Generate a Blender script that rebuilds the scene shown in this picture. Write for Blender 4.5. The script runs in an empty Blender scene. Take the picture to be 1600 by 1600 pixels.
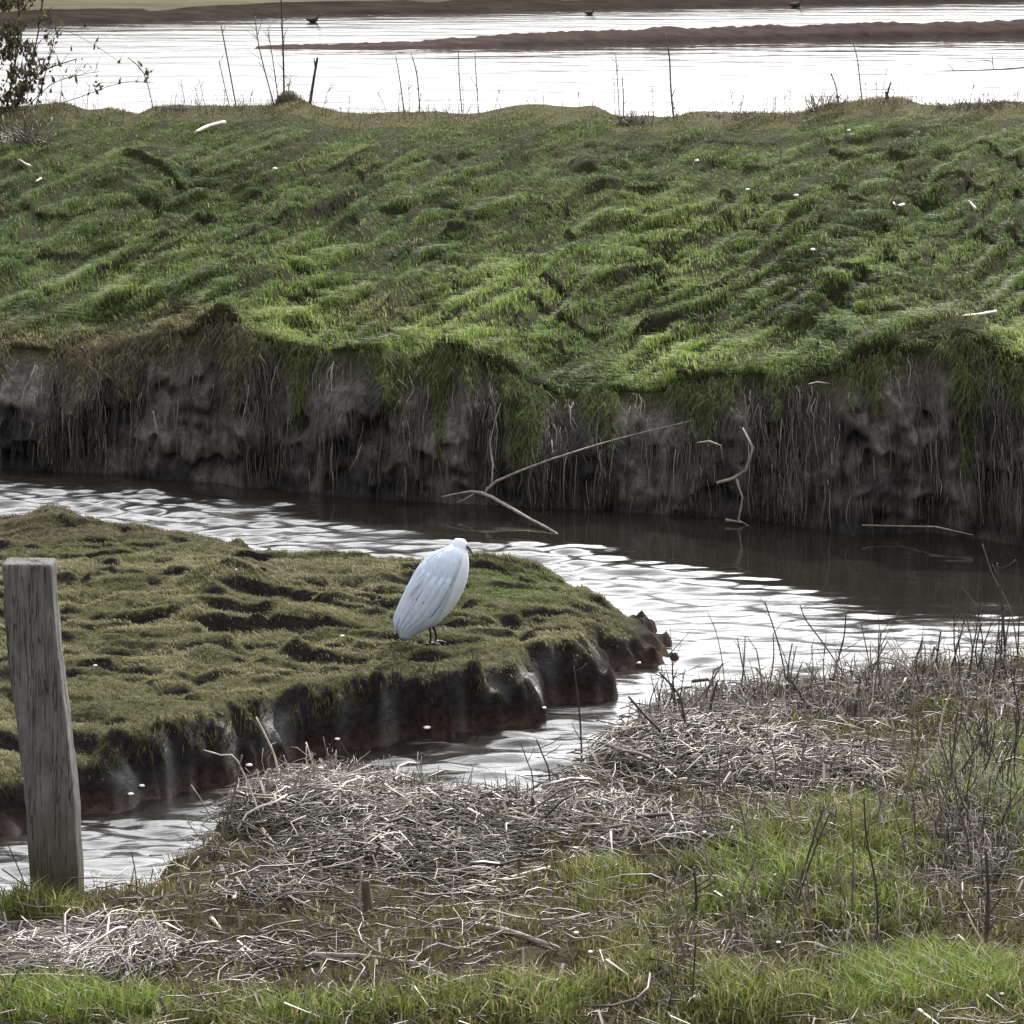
import bpy, math, random
import numpy as np

R = math.radians
SC = bpy.context.scene
COL = SC.collection
rng = np.random.default_rng(7)
random.seed(7)

# ------------------------------------------------------------------ camera
CAMZ, PITCH, F = 4.2, R(9.0), 6000.0          # F = focal length in 1600-px picture units
cd = bpy.data.cameras.new('camera'); cam = bpy.data.objects.new('camera', cd); COL.objects.link(cam)
cam.location = (0, 0, CAMZ); cam.rotation_euler = (R(90) - PITCH, 0, 0)
cd.sensor_width = 36; cd.lens = 36 * F / 1600; cd.clip_end = 6000; cd.clip_start = 0.1
SC.camera = cam

# ------------------------------------------------------------------ sky and sun
SUN_EL, SUN_AZ = R(33), R(19)                 # azimuth clockwise from +Y: behind the scene, to the right
w = bpy.data.worlds.new('World'); SC.world = w; w.use_nodes = True
wn = w.node_tree.nodes; wl = w.node_tree.links
sky = wn.new('ShaderNodeTexSky'); sky.sky_type = 'NISHITA'; sky.sun_disc = False
sky.sun_elevation = SUN_EL; sky.sun_rotation = SUN_AZ; sky.dust_density = 2.0; sky.air_density = 1.0
hs = wn.new('ShaderNodeHueSaturation'); hs.inputs['Saturation'].default_value = 0.35
wl.new(sky.outputs[0], hs.inputs['Color']); 
wtc = wn.new('ShaderNodeTexCoord'); wmp = wn.new('ShaderNodeMapping'); wmp.inputs['Scale'].default_value = (3, 3, 9)   # thin bright cloud
wnz = wn.new('ShaderNodeTexNoise'); wnz.inputs['Scale'].default_value = 1.2; wnz.inputs['Detail'].default_value = 5
wrp = wn.new('ShaderNodeValToRGB'); wrp.color_ramp.elements[0].position = .3; wrp.color_ramp.elements[0].color = (.55, .57, .60, 1); wrp.color_ramp.elements[1].position = .68; wrp.color_ramp.elements[1].color = (1, 1, 1, 1)
wml = wn.new('ShaderNodeVectorMath'); wml.operation = 'SCALE'; 
wdt = wn.new('ShaderNodeVectorMath'); wdt.operation = 'DOT_PRODUCT'; wdt.inputs[1].default_value = (math.cos(SUN_EL) * math.sin(SUN_AZ), math.cos(SUN_EL) * math.cos(SUN_AZ), math.sin(SUN_EL))
wmr = wn.new('ShaderNodeMapRange'); wmr.interpolation_type = 'SMOOTHSTEP'   # the cloud glows round the veiled sun
for k_, v_ in zip(('From Min', 'From Max', 'To Min', 'To Max'), (.64, 1.0, 6.0, 28.0)): wmr.inputs[k_].default_value = v_
wl.new(wtc.outputs['Generated'], wdt.inputs[0]); wl.new(wdt.outputs['Value'], wmr.inputs['Value']); 
wse = wn.new('ShaderNodeSeparateXYZ'); wme = wn.new('ShaderNodeMapRange')                                  # and is thinner towards the horizon
for k_, v_ in zip(('From Min', 'From Max', 'To Min', 'To Max'), (0, .20, .20, 1.2)): wme.inputs[k_].default_value = v_
wmu = wn.new('ShaderNodeMath'); wmu.operation = 'MULTIPLY'; wl.new(wtc.outputs['Generated'], wse.inputs[0]); wl.new(wse.outputs['Z'], wme.inputs['Value'])
wl.new(wmr.outputs[0], wmu.inputs[0]); wl.new(wme.outputs[0], wmu.inputs[1]); wl.new(wmu.outputs[0], wml.inputs['Scale'])
wmx = wn.new('ShaderNodeMix'); wmx.data_type = 'RGBA'; wmx.inputs[0].default_value = .92
wl.new(wtc.outputs['Generated'], wmp.inputs[0]); wl.new(wmp.outputs[0], wnz.inputs[0]); wl.new(wnz.outputs[0], wrp.inputs[0]); wl.new(wrp.outputs[0], wml.inputs[0])
wl.new(hs.outputs[0], wmx.inputs[6]); wl.new(wml.outputs[0], wmx.inputs[7]); wl.new(wmx.outputs[2], wn['Background'].inputs['Color'])
wn['Background'].inputs['Strength'].default_value = 0.13
sd = bpy.data.lights.new('sun', 'SUN'); so = bpy.data.objects.new('sun', sd); COL.objects.link(so)
sd.energy = 4.1; sd.angle = R(0.6); sd.color = (1.0, 0.95, 0.87)
so.rotation_euler = (R(90) - SUN_EL, 0, R(180) - SUN_AZ); so.location = (0, 0, 30)
SC.view_settings.view_transform = 'Standard'; SC.view_settings.look = 'None'
SC.view_settings.exposure = 1.05; SC.view_settings.gamma = 1.0

# ------------------------------------------------------------------ picture <-> world
sp, cp = math.sin(PITCH), math.cos(PITCH)
def ray(px, py):
    a = (np.asarray(px, float) - 800) / F; b = (800 - np.asarray(py, float)) / F
    return a, cp + b * sp, -sp + b * cp
def at_z(px, py, z):
    x, y, zz = ray(px, py); t = (z - CAMZ) / zz
    return x * t, y * t
def at_y(px, py, Y):
    x, y, zz = ray(px, py); t = Y / y
    return x * t, CAMZ + zz * t
def pix(x, y, z):
    dz = z - CAMZ; d = y * cp - dz * sp; u = y * sp + dz * cp
    return 800 + F * x / d, 800 - F * u / d
def V(px, py, Y):
    x, z = at_y(px, py, Y); return np.array((float(x), float(Y), float(z)))

# ------------------------------------------------------------------ noise
_perm = np.random.default_rng(3).permutation(512)
_g = np.random.default_rng(4).uniform(0, 2 * np.pi, 512); _gx, _gy = np.cos(_g), np.sin(_g)
def noise(x, y, seed=0):
    x = np.asarray(x, float) + seed * 17.31; y = np.asarray(y, float) + seed * 9.73
    xi = np.floor(x).astype(int); yi = np.floor(y).astype(int); xf = x - xi; yf = y - yi
    u = xf * xf * xf * (xf * (xf * 6 - 15) + 10); v = yf * yf * yf * (yf * (yf * 6 - 15) + 10)
    def gr(i, j, fx, fy):
        h = _perm[(_perm[i & 511] + j) & 511]
        return _gx[h] * fx + _gy[h] * fy
    a = gr(xi, yi, xf, yf); b = gr(xi + 1, yi, xf - 1, yf)
    c = gr(xi, yi + 1, xf, yf - 1); d = gr(xi + 1, yi + 1, xf - 1, yf - 1)
    return 1.5 * (a + u * (b - a) + v * (c + u * (d - c) - a - u * (b - a)))
def fbm(x, y, o=4, seed=0, gain=0.5):
    s = 0; a = 1
    for k in range(o):
        s = s + a * noise(x * 2 ** k, y * 2 ** k, seed + k * 5); a *= gain
    return s
def sst(x, a=0., b=1.):
    t = np.clip((x - a) / (b - a), 0, 1); return t * t * (3 - 2 * t)

def blobs(px, py, L):
    v = np.zeros_like(px)
    for (cx_, cy_, rx, ry, w_) in L: v = np.maximum(v, w_ * np.exp(-((px - cx_) / rx) ** 2 - ((py - cy_) / ry) ** 2))
    return v

# ------------------------------------------------------------------ mesh helpers
def tag(o, label=None, cat=None, group=None, kind=None):
    if label: o['label'] = label
    if cat: o['category'] = cat
    if group: o['group'] = group
    if kind: o['kind'] = kind
    return o
def link(name, me, mat, parent=None, loc=(0, 0, 0)):
    o = bpy.data.objects.new(name, me); COL.objects.link(o); o.location = loc
    if mat: me.materials.append(mat)
    if parent: o.parent = parent
    return o
def empty(name, loc):
    o = bpy.data.objects.new(name, None); COL.objects.link(o); o.location = loc; o.empty_display_size = 0.1
    return o
def np_mesh(name, verts, faces, k, cols=None, smooth=True):
    me = bpy.data.meshes.new(name); n = len(verts); m = len(faces)
    me.vertices.add(n); me.vertices.foreach_set('co', np.ascontiguousarray(verts, np.float32).ravel())
    me.loops.add(m * k); me.loops.foreach_set('vertex_index', np.ascontiguousarray(faces, np.int32).ravel())
    me.polygons.add(m); me.polygons.foreach_set('loop_start', np.arange(0, m * k, k, dtype=np.int32))
    me.polygons.foreach_set('use_smooth', np.full(m, smooth, bool))
    if cols is not None:
        a = me.color_attributes.new('Col', 'FLOAT_COLOR', 'POINT')
        c = np.zeros((n, 4), np.float32); c[:, :cols.shape[1]] = cols; a.data.foreach_set('color', c.ravel())
    me.update(calc_edges=True); return me
def sheet(name, P, mat, cols=None):              # P: (nv, nu, 3)
    nv, nu = P.shape[:2]; i = np.arange(nv * nu).reshape(nv, nu)
    f = np.stack([i[:-1, :-1], i[:-1, 1:], i[1:, 1:], i[1:, :-1]], -1).reshape(-1, 4)
    me = np_mesh(name, P.reshape(-1, 3), f, 4, None if cols is None else cols.reshape(-1, cols.shape[-1]))
    return link(name, me, mat)
def blades(P, H, W, lean, cols, yaw=None, droop=None):   # grass blades: 5 vertices, 3 triangles each
    n = len(P); yaw = rng.uniform(0, 2 * np.pi, n) if yaw is None else yaw
    s = np.stack([np.cos(yaw), np.sin(yaw), np.zeros(n)], 1) * (W[:, None] / 2)
    up = np.array([0, 0, 1.0])
    mid = P + up * (H * 0.55)[:, None] + lean * (H * 0.25)[:, None]
    tip = P + up * (H * (0.95 if droop is None else droop))[:, None] + lean * H[:, None]
    v = np.stack([P - s, P + s, mid - s * .8, mid + s * .8, tip], 1).reshape(-1, 3)
    b = np.arange(n)[:, None] * 5
    f = np.stack([b + [0, 1, 3], b + [0, 3, 2], b + [2, 3, 4]], 1).reshape(-1, 3)
    return v, f, np.repeat(cols, 5, axis=0)
def straws(A, B, rad, cols, bend=0.1):            # many thin bent stems: 5 rings of 4 vertices
    n = len(A); D = B - A; L = np.linalg.norm(D, axis=1, keepdims=True); d = D / L
    ref = np.where(np.abs(d[:, 2:3]) > .8, np.array([[1., 0, 0]]), np.array([[0, 0, 1.]]))
    s = np.cross(d, ref); s /= np.linalg.norm(s, axis=1, keepdims=True); t = np.cross(s, d)
    b1 = (s * rng.normal(0, bend, (n, 1)) + t * rng.normal(0, bend * .6, (n, 1))) * L; b2 = (s * rng.normal(0, bend * .5, (n, 1)) + t * rng.normal(0, bend * .3, (n, 1))) * L
    v = []
    for q, k in ((0, 1.), (.27, .95), (.5, .9), (.75, .8), (1, .5)):
        c = A + D * q + b1 * math.sin(math.pi * q) + b2 * math.sin(2 * math.pi * q)
        for (p, r_) in ((1, 0), (0, 1), (-1, 0), (0, -1)): v.append(c + (s * p + t * r_) * (rad * k)[:, None])
    v = np.stack(v, 1).reshape(-1, 3); b = np.arange(n)[:, None] * 20; f = []
    for r_ in (0, 4, 8, 12):
        for k in range(4): f.append(b + [r_ + k, r_ + (k + 1) % 4, r_ + 4 + (k + 1) % 4, r_ + 4 + k])
    f.append(b + [3, 2, 1, 0]); f.append(b + [16, 17, 18, 19])
    return v, np.stack(f, 1).reshape(-1, 4), np.repeat(cols, 20, axis=0)
class MB:
    def __init__(s): s.v = []; s.f = []
    def tube(s, pts, rad, n=7, jit=0.0, sub=3):
        pts = [np.array(p, float) for p in pts]
        rad = [rad] * len(pts) if not hasattr(rad, '__len__') else list(rad)
        if sub > 1 and len(pts) > 1:               # smooth the polyline
            P, Q = [], []; m = len(pts)
            for i in range(m - 1):
                p0, p1, p2, p3 = pts[max(i - 1, 0)], pts[i], pts[i + 1], pts[min(i + 2, m - 1)]
                for k in range(sub):
                    t = k / sub
                    P.append(.5 * (2 * p1 + (p2 - p0) * t + (2 * p0 - 5 * p1 + 4 * p2 - p3) * t * t + (3 * p1 - p0 - 3 * p2 + p3) * t ** 3))
                    Q.append(rad[i] + (rad[i + 1] - rad[i]) * t)
            P.append(pts[-1]); Q.append(rad[-1]); pts, rad = P, Q
        base = len(s.v); prev = None
        for i, (p, r_) in enumerate(zip(pts, rad)):
            d = pts[min(i + 1, len(pts) - 1)] - pts[max(i - 1, 0)]; d = d / (np.linalg.norm(d) + 1e-9)
            if prev is None:
                a = np.cross(d, (0, 0, 1.) if abs(d[2]) < .9 else (1., 0, 0))
            else: a = prev - d * prev.dot(d)
            a = a / np.linalg.norm(a); prev = a; b = np.cross(d, a)
            for k in range(n):
                t = 2 * math.pi * k / n; rr = r_ * (1 + random.uniform(-jit, jit))
                s.v.append(p + (a * math.cos(t) + b * math.sin(t)) * rr)
        m = len(pts)
        for i in range(m - 1):
            for k in range(n):
                s.f.append((base + i * n + k, base + i * n + (k + 1) % n, base + (i + 1) * n + (k + 1) % n, base + (i + 1) * n + k))
        s.f.append(tuple(base + k for k in reversed(range(n)))); s.f.append(tuple(base + (m - 1) * n + k for k in range(n)))
        return s
    def rings(s, rings):                            # list of (n,3) arrays, capped
        base = len(s.v); n = len(rings[0])
        for r_ in rings: s.v += [np.array(p) for p in r_]
        for i in range(len(rings) - 1):
            for k in range(n):
                s.f.append((base + i * n + k, base + i * n + (k + 1) % n, base + (i + 1) * n + (k + 1) % n, base + (i + 1) * n + k))
        s.f.append(tuple(base + k for k in reversed(range(n)))); s.f.append(tuple(base + (len(rings) - 1) * n + k for k in range(n)))
        return s
    def ball(s, c, r, nu=10, nv=7, jit=0.0, ax=(1, 1, 1)):
        rs = []
        for j in range(nv + 1):
            th = math.pi * (0.04 + 0.92 * j / nv); row = []
            for k in range(nu):
                ph = 2 * math.pi * k / nu; q = r * (1 + random.uniform(-jit, jit))
                row.append((c[0] + q * ax[0] * math.sin(th) * math.cos(ph), c[1] + q * ax[1] * math.sin(th) * math.sin(ph), c[2] - q * ax[2] * math.cos(th)))
            rs.append(np.array(row))
        return s.rings(rs)
    def build(s, name, mat, parent=None, origin=(0, 0, 0), smooth=True):
        o = np.array(origin, float); me = bpy.data.meshes.new(name)
        me.from_pydata([tuple(p - o) for p in s.v], [], s.f)
        me.polygons.foreach_set('use_smooth', [smooth] * len(me.polygons)); me.update()
        return link(name, me, mat, parent, (0, 0, 0) if parent else tuple(o))

# ------------------------------------------------------------------ materials
def mat(name):
    m = bpy.data.materials.new(name); m.use_nodes = True; nt = m.node_tree; nt.nodes.clear()
    out = nt.nodes.new('ShaderNodeOutputMaterial'); return m, nt.nodes, nt.links, out
def ramp(n, stops):
    r_ = n.new('ShaderNodeValToRGB'); e = r_.color_ramp.elements
    while len(e) < len(stops): e.new(0.5)
    for k, (p, c) in enumerate(stops): e[k].position = p; e[k].color = (*c, 1)
    return r_
def solid(name, c1, c2, scale=(8, 8, 8), rough=.8, bump=.3, dist=.01, spec=.3, detail=6):
    m, n, l, out = mat(name); b = n.new('ShaderNodeBsdfPrincipled'); l.new(b.outputs[0], out.inputs[0])
    tc = n.new('ShaderNodeTexCoord'); mp = n.new('ShaderNodeMapping'); mp.inputs['Scale'].default_value = scale
    l.new(tc.outputs['Object'], mp.inputs[0])
    nz = n.new('ShaderNodeTexNoise'); nz.inputs['Detail'].default_value = detail; nz.inputs['Scale'].default_value = 1
    nz.inputs['Roughness'].default_value = .65; l.new(mp.outputs[0], nz.inputs[0])
    r_ = ramp(n, [(.32, c1), (.68, c2)]); l.new(nz.outputs[0], r_.inputs[0]); l.new(r_.outputs[0], b.inputs['Base Color'])
    b.inputs['Roughness'].default_value = rough; b.inputs['Specular IOR Level'].default_value = spec
    bp = n.new('ShaderNodeBump'); bp.inputs['Strength'].default_value = bump; bp.inputs['Distance'].default_value = dist
    l.new(nz.outputs[0], bp.inputs['Height']); l.new(bp.outputs[0], b.inputs['Normal'])
    return m
def foliage(name, trans=.4, rough=.55, spec=.25):
    m, n, l, out = mat(name); at = n.new('ShaderNodeAttribute'); at.attribute_name = 'Col'
    b = n.new('ShaderNodeBsdfPrincipled'); l.new(at.outputs['Color'], b.inputs['Base Color'])
    b.inputs['Roughness'].default_value = rough; b.inputs['Specular IOR Level'].default_value = spec
    t = n.new('ShaderNodeBsdfTranslucent'); l.new(at.outputs['Color'], t.inputs['Color'])
    mx = n.new('ShaderNodeMixShader'); mx.inputs[0].default_value = trans
    l.new(b.outputs[0], mx.inputs[1]); l.new(t.outputs[0], mx.inputs[2]); l.new(mx.outputs[0], out.inputs[0])
    return m
def earth(name, rough=.6, bump=.6, scale=40, spec=.3, dist=.02, mapping=(1, 1, 1)):     # colour from the mesh, broken up by noise
    m, n, l, out = mat(name); b = n.new('ShaderNodeBsdfPrincipled'); l.new(b.outputs[0], out.inputs[0])
    at = n.new('ShaderNodeAttribute'); at.attribute_name = 'Col'; tc = n.new('ShaderNodeTexCoord')
    nz = n.new('ShaderNodeTexNoise'); nz.inputs['Scale'].default_value = scale; nz.inputs['Detail'].default_value = 8
    nz.inputs['Roughness'].default_value = .7; mp = n.new('ShaderNodeMapping'); mp.inputs['Scale'].default_value = mapping; l.new(tc.outputs['Object'], mp.inputs[0]); l.new(mp.outputs[0], nz.inputs[0])
    r_ = ramp(n, [(.3, (.35, .35, .35)), (.7, (1.7, 1.65, 1.6))]); l.new(nz.outputs[0], r_.inputs[0])
    mx = n.new('ShaderNodeMix'); mx.data_type = 'RGBA'; mx.blend_type = 'MULTIPLY'; mx.inputs[0].default_value = 1
    l.new(at.outputs['Color'], mx.inputs[6]); l.new(r_.outputs[0], mx.inputs[7]); l.new(mx.outputs[2], b.inputs['Base Color'])
    for sock, lo_, hi_ in (('Roughness', rough, .28), ('Specular IOR Level', spec, .55)):     # alpha of the mesh colour = wetness
        mr = n.new('ShaderNodeMapRange'); mr.inputs['To Min'].default_value = lo_; mr.inputs['To Max'].default_value = hi_
        l.new(at.outputs['Alpha'], mr.inputs['Value']); l.new(mr.outputs[0], b.inputs[sock])
    bp = n.new('ShaderNodeBump'); bp.inputs['Strength'].default_value = bump; bp.inputs['Distance'].default_value = dist
    l.new(nz.outputs[0], bp.inputs['Height']); l.new(bp.outputs[0], b.inputs['Normal'])
    return m
def water(name, base, rough, bumps, ruffled=False):
    m, n, l, out = mat(name); b = n.new('ShaderNodeBsdfPrincipled'); l.new(b.outputs[0], out.inputs[0])
    b.inputs['Base Color'].default_value = (*base, 1); b.inputs['Roughness'].default_value = rough
    b.inputs['IOR'].default_value = 1.34; b.inputs['Specular IOR Level'].default_value = .5
    tc = n.new('ShaderNodeTexCoord'); prev = None
    for (sc, st, dist) in bumps:
        mp = n.new('ShaderNodeMapping'); mp.inputs['Scale'].default_value = sc; l.new(tc.outputs['Object'], mp.inputs[0])
        nz = n.new('ShaderNodeTexNoise'); nz.inputs['Scale'].default_value = 1; nz.inputs['Detail'].default_value = 3
        l.new(mp.outputs[0], nz.inputs[0]); bp = n.new('ShaderNodeBump')
        bp.inputs['Strength'].default_value = st; bp.inputs['Distance'].default_value = dist
        l.new(nz.outputs[0], bp.inputs['Height'])
        if prev: l.new(prev.outputs[0], bp.inputs['Normal'])
        if ruffled:                                # no fine ripple where the water is calm
            at_ = n.new('ShaderNodeAttribute'); at_.attribute_name = 'Col'; ml = n.new('ShaderNodeMath'); ml.operation = 'MULTIPLY_ADD'; ml.inputs[1].default_value = st; ml.inputs[2].default_value = -.025 * st
            l.new(at_.outputs['Fac'], ml.inputs[0]); l.new(ml.outputs[0], bp.inputs['Strength'])
        prev = bp
    if prev: l.new(prev.outputs[0], b.inputs['Normal'])
    if ruffled:                                    # wind-ruffled water is rough at a scale finer than the mesh
        at = n.new('ShaderNodeAttribute'); at.attribute_name = 'Col'; l.new(at.outputs['Fac'], b.inputs['Roughness'])
    return m
M_ground = solid('marsh_ground', (.04, .035, .025), (.07, .06, .04), (.5, .5, .5), .9)
M_earth = earth('bank_earth', .95, 1.0, 24, .02, .035, (1, 1, .22))
M_mud = earth('wet_mud', .9, .8, 26, .02)
M_litterground = earth('litter_ground', .95, .8, 45, .02)
M_grass = foliage('grass_blades', .4, .6, .15); M_turf = foliage('turf_blades', .35, .7, .08)
M_straw = foliage('dry_straw', .12, .5, .35); M_roots = foliage('hanging_roots', .1, .8, .1)
M_creek = water('creek_water', (.012, .0105, .009), .03, [((3.5, 17, 9), 3.6, .012), ((1.6, 4.5, 3), 3.4, .02)], True)
M_pond = water('pond_water', (.03, .028, .025), .05, [((.25, .4, 1), .5, .10), ((1.2, 1.2, 1), .22, .05), ((5, 4, 4), .10, .02)])
M_farland = solid('far_meadow', (.058, .054, .038), (.098, .090, .064), (.12, .3, 1), .95, .2, .1, spec=0)
M_sand = solid('red_mud_bar', (.036, .027, .025), (.064, .049, .045), (1.0, 3.0, 6), .8, .6, .05, spec=0)
M_farmud = solid('far_mud', (.018, .014, .0125), (.036, .028, .024), (.5, 1, 6), .8, .4, .05, spec=0)
def post_wood(name):
    m, n, l, out = mat(name); b = n.new('ShaderNodeBsdfPrincipled'); l.new(b.outputs[0], out.inputs[0]); tc = n.new('ShaderNodeTexCoord')
    def nz(sc, det):
        mp = n.new('ShaderNodeMapping'); mp.inputs['Scale'].default_value = sc; l.new(tc.outputs['Object'], mp.inputs[0])
        q = n.new('ShaderNodeTexNoise'); q.inputs['Scale'].default_value = 1; q.inputs['Detail'].default_value = det; q.inputs['Roughness'].default_value = .7; l.new(mp.outputs[0], q.inputs[0]); return q
    grain = nz((190, 190, 9), 6); blotch = nz((14, 14, 6), 5); crack = nz((26, 26, 1.3), 3); damp = nz((9, 9, 5), 4)
    r1 = ramp(n, [(.25, (.075, .072, .071)), (.5, (.115, .110, .108)), (.75, (.165, .158, .154))]); l.new(grain.outputs[0], r1.inputs[0])
    r2 = ramp(n, [(.3, (.55, .54, .53)), (.7, (1.3, 1.28, 1.25))]); l.new(blotch.outputs[0], r2.inputs[0])
    r3 = ramp(n, [(.486, (1, 1, 1)), (.498, (.5, .48, .46)), (.502, (.5, .48, .46)), (.514, (1, 1, 1))]); l.new(crack.outputs[0], r3.inputs[0])
    def mul(a, c):
        x = n.new('ShaderNodeMix'); x.data_type = 'RGBA'; x.blend_type = 'MULTIPLY'; x.inputs[0].default_value = 1; l.new(a, x.inputs[6]); l.new(c, x.inputs[7]); return x.outputs[2]
    col = mul(mul(r1.outputs[0], r2.outputs[0]), r3.outputs[0])
    sx = n.new('ShaderNodeSeparateXYZ'); l.new(tc.outputs['Object'], sx.inputs[0]); ad = n.new('ShaderNodeMath'); ad.operation = 'MULTIPLY_ADD'; ad.inputs[1].default_value = .55
    l.new(damp.outputs[0], ad.inputs[0]); l.new(sx.outputs['Z'], ad.inputs[2])                       # algae stain at the damp foot
    r4 = ramp(n, [(.34, (1, 1, 1)), (.62, (0, 0, 0))]); l.new(ad.outputs[0], r4.inputs[0]); mx = n.new('ShaderNodeMix'); mx.data_type = 'RGBA'
    l.new(r4.outputs[0], mx.inputs[0]); l.new(col, mx.inputs[6]); mx.inputs[7].default_value = (.055, .050, .032, 1); l.new(mx.outputs[2], b.inputs['Base Color'])
    b.inputs['Roughness'].default_value = .9; b.inputs['Specular IOR Level'].default_value = .15
    b1 = n.new('ShaderNodeBump'); b1.inputs['Strength'].default_value = .8; b1.inputs['Distance'].default_value = .006; l.new(grain.outputs[0], b1.inputs['Height'])
    b2 = n.new('ShaderNodeBump'); b2.inputs['Strength'].default_value = .9; b2.inputs['Distance'].default_value = .01; l.new(r3.outputs[0], b2.inputs['Height']); l.new(b1.outputs[0], b2.inputs['Normal']); l.new(b2.outputs[0], b.inputs['Normal'])
    return m
M_wood = post_wood('weathered_post_wood')
M_bark_dark = solid('dark_stalk', (.022, .017, .014), (.055, .042, .034), (40, 40, 9), .75, .5, .003)
M_bark = solid('brown_stalk', (.07, .055, .043), (.15, .12, .095), (40, 40, 9), .75, .5, .003)
M_pale = solid('bleached_stalk', (.24, .20, .155), (.46, .41, .34), (30, 30, 9), .6, .4, .003)
M_drift = solid('grey_driftwood', (.09, .08, .072), (.24, .215, .19), (30, 30, 30), .75, .6, .006)
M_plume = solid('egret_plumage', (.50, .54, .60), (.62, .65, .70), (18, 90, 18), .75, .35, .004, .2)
M_wing = solid('egret_wing', (.36, .42, .52), (.48, .54, .64), (140, 30, 28), .7, .5, .005, .2)  # shade on the white wing is put into its blue-grey base colour
M_leg = solid('egret_leg', (.012, .012, .011), (.03, .028, .022), (60, 60, 20), .5, .3, .002)
M_bill = solid('egret_bill', (.02, .02, .02), (.05, .048, .045), (60, 60, 60), .35, .2, .001)
M_glint = solid('sun_glint_bead', (.80, .78, .74), (.9, .9, .88), (60, 60, 60), .25, .2, .002, .5)  # bright white in place of a sun sparkle
M_duck = solid('dark_duck', (.012, .011, .010), (.04, .035, .03), (20, 20, 20), .7, .3, .004)

# ------------------------------------------------------------------ the setting: ground and water
def strip(name, xs, ys, zf, mat_, cols=None):
    X, Y = np.meshgrid(xs, ys); Z = zf(X, Y) if callable(zf) else np.full_like(X, zf)
    return sheet(name, np.stack([X, Y, Z], -1), mat_, cols)
tag(strip('ground', np.linspace(-3000, 3000, 60), np.linspace(-1500, 4500, 60), -1.2, M_ground), kind='structure')

# far bank: water line, lip of the cliff and ridge, each read off the picture and set at its own distance
wl_px = np.array([(-900, 690), (-300, 718), (0, 733), (200, 742), (400, 762), (600, 782), (800, 792), (1000, 800), (1200, 815), (1330, 838), (1450, 832), (1600, 852), (2000, 880), (2600, 905)], float)
wx, wy = at_z(wl_px[:, 0], wl_px[:, 1], 0)
def Yw(x): return np.interp(x, wx, wy)
lip_px = np.array([(-400, 545), (0, 545), (150, 556), (250, 532), (330, 522), (430, 540), (520, 556), (640, 558), (720, 548), (800, 590), (870, 622), (960, 610), (1100, 602), (1200, 592), (1300, 590), (1400, 550), (1520, 535), (1600, 592), (1700, 570), (2100, 590)], float)
rid_px = np.array([(-600, 168), (0, 167), (100, 162), (180, 174), (222, 181), (232, 168), (300, 166), (430, 162), (460, 150), (490, 167), (560, 177), (750, 177), (800, 163), (930, 167), (970, 184), (1060, 181), (1110, 171), (1160, 179), (1240, 177), (1340, 154), (1400, 155), (1470, 167), (1600, 158), (2200, 165)], float)
YR = 41.5
xs = np.concatenate([-np.geomspace(8.05, 40, 70)[::-1], np.linspace(-8, 8, 1000), np.geomspace(8.05, 40, 70)])
yw = Yw(xs); SET = 0.75; yl = yw + SET + 0.10 * noise(xs * 1.7, 0 * xs, 3)
lpx = 800 + F * xs / (yl * cp + 3.3 * sp); _, lz = at_y(lpx, np.interp(lpx, lip_px[:, 0], lip_px[:, 1]) + 16 * fbm(lpx / 110, 0 * lpx, 4, 2), yl); lz = np.convolve(np.pad(lz, 14, mode='edge'), np.hanning(31)[1:-1] / np.hanning(31).sum(), 'valid')
rpx = 800 + F * xs / (YR * cp + 2.2 * sp); _, rz = at_y(rpx, np.interp(rpx, rid_px[:, 0], rid_px[:, 1]) + 5 * fbm(rpx / 60, 0 * rpx, 4, 1), YR); rz = np.convolve(np.pad(rz, 9, mode='edge'), np.hanning(21)[1:-1] / np.hanning(21).sum(), 'valid')
NC, NS, NB = 95, 340, 16
def slope_disp(X, S, px, py):                     # tussocks and slanting terracettes of the grass slope
    u = px / 200.; v = py / 200.
    a = u * .93 - v * .36; b = u * .36 + v * .93
    wv = .35 * noise(u * .8, v * .8, 21)
    t = fbm(a * .9, (b + wv) * 8.5, 3, 31)
    q1 = fbm(a * .42 + .4, (b + wv) * 3.4, 4, 36); q2 = fbm(a * .5 + 7, (b - wv) * 4.2, 4, 37)
    sc_ = (.075 * sst(q1, -.02, .04) + .065 * sst(q2, .03, .09)) * sst(S, .03, .15) * (1 - .8 * sst(S, .7, .92))
    return (sc_ * .85 + .115 * t * sst(S, .0, .12) * (1 - .75 * sst(S, .45, .85)) + .04 * fbm(X * 2.4, S * 16, 3, 41) + .05 * np.maximum(0, fbm(X * 1.1, S * 5, 2, 51))) 
rows = []
tc = np.linspace(0, 1, NC) ** 0.8
for t in tc:                                       # cliff
    z = -0.45 + (lz + .45) * t
    q = np.clip(z / lz, 0, 1)
    setb = (yl - yw) * (.25 * q + .75 * q ** 3.2) - .03 * np.sin(q * np.pi)
    wgt = np.sin(np.pi * np.clip(q * .9 + .08, 0, 1)) ** .7
    st = noise(xs * 4.5 + .5 * noise(xs * 2, z * 2, 8), z * .7, 11) * .16 + noise(xs * 13, z * 1.6, 12) * .05 + noise(xs * 27, z * 3, 16) * .035 + fbm(xs * 8, z * 7, 2, 17) * .05 + fbm(xs * 2.1, z * 2.6, 3, 13) * .14
    hol = sst(fbm(xs * 3.4, z * 3.0, 2, 14), .30, .55) * .11
    rows.append(np.stack([xs, yw + setb + wgt * (st + hol), z + .02 * noise(xs * 9, z * 9, 15)], -1))
cl_y = rows[-1][:, 1]
S = np.linspace(0, 1, NS + 1)[1:] ** 1.15
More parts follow.
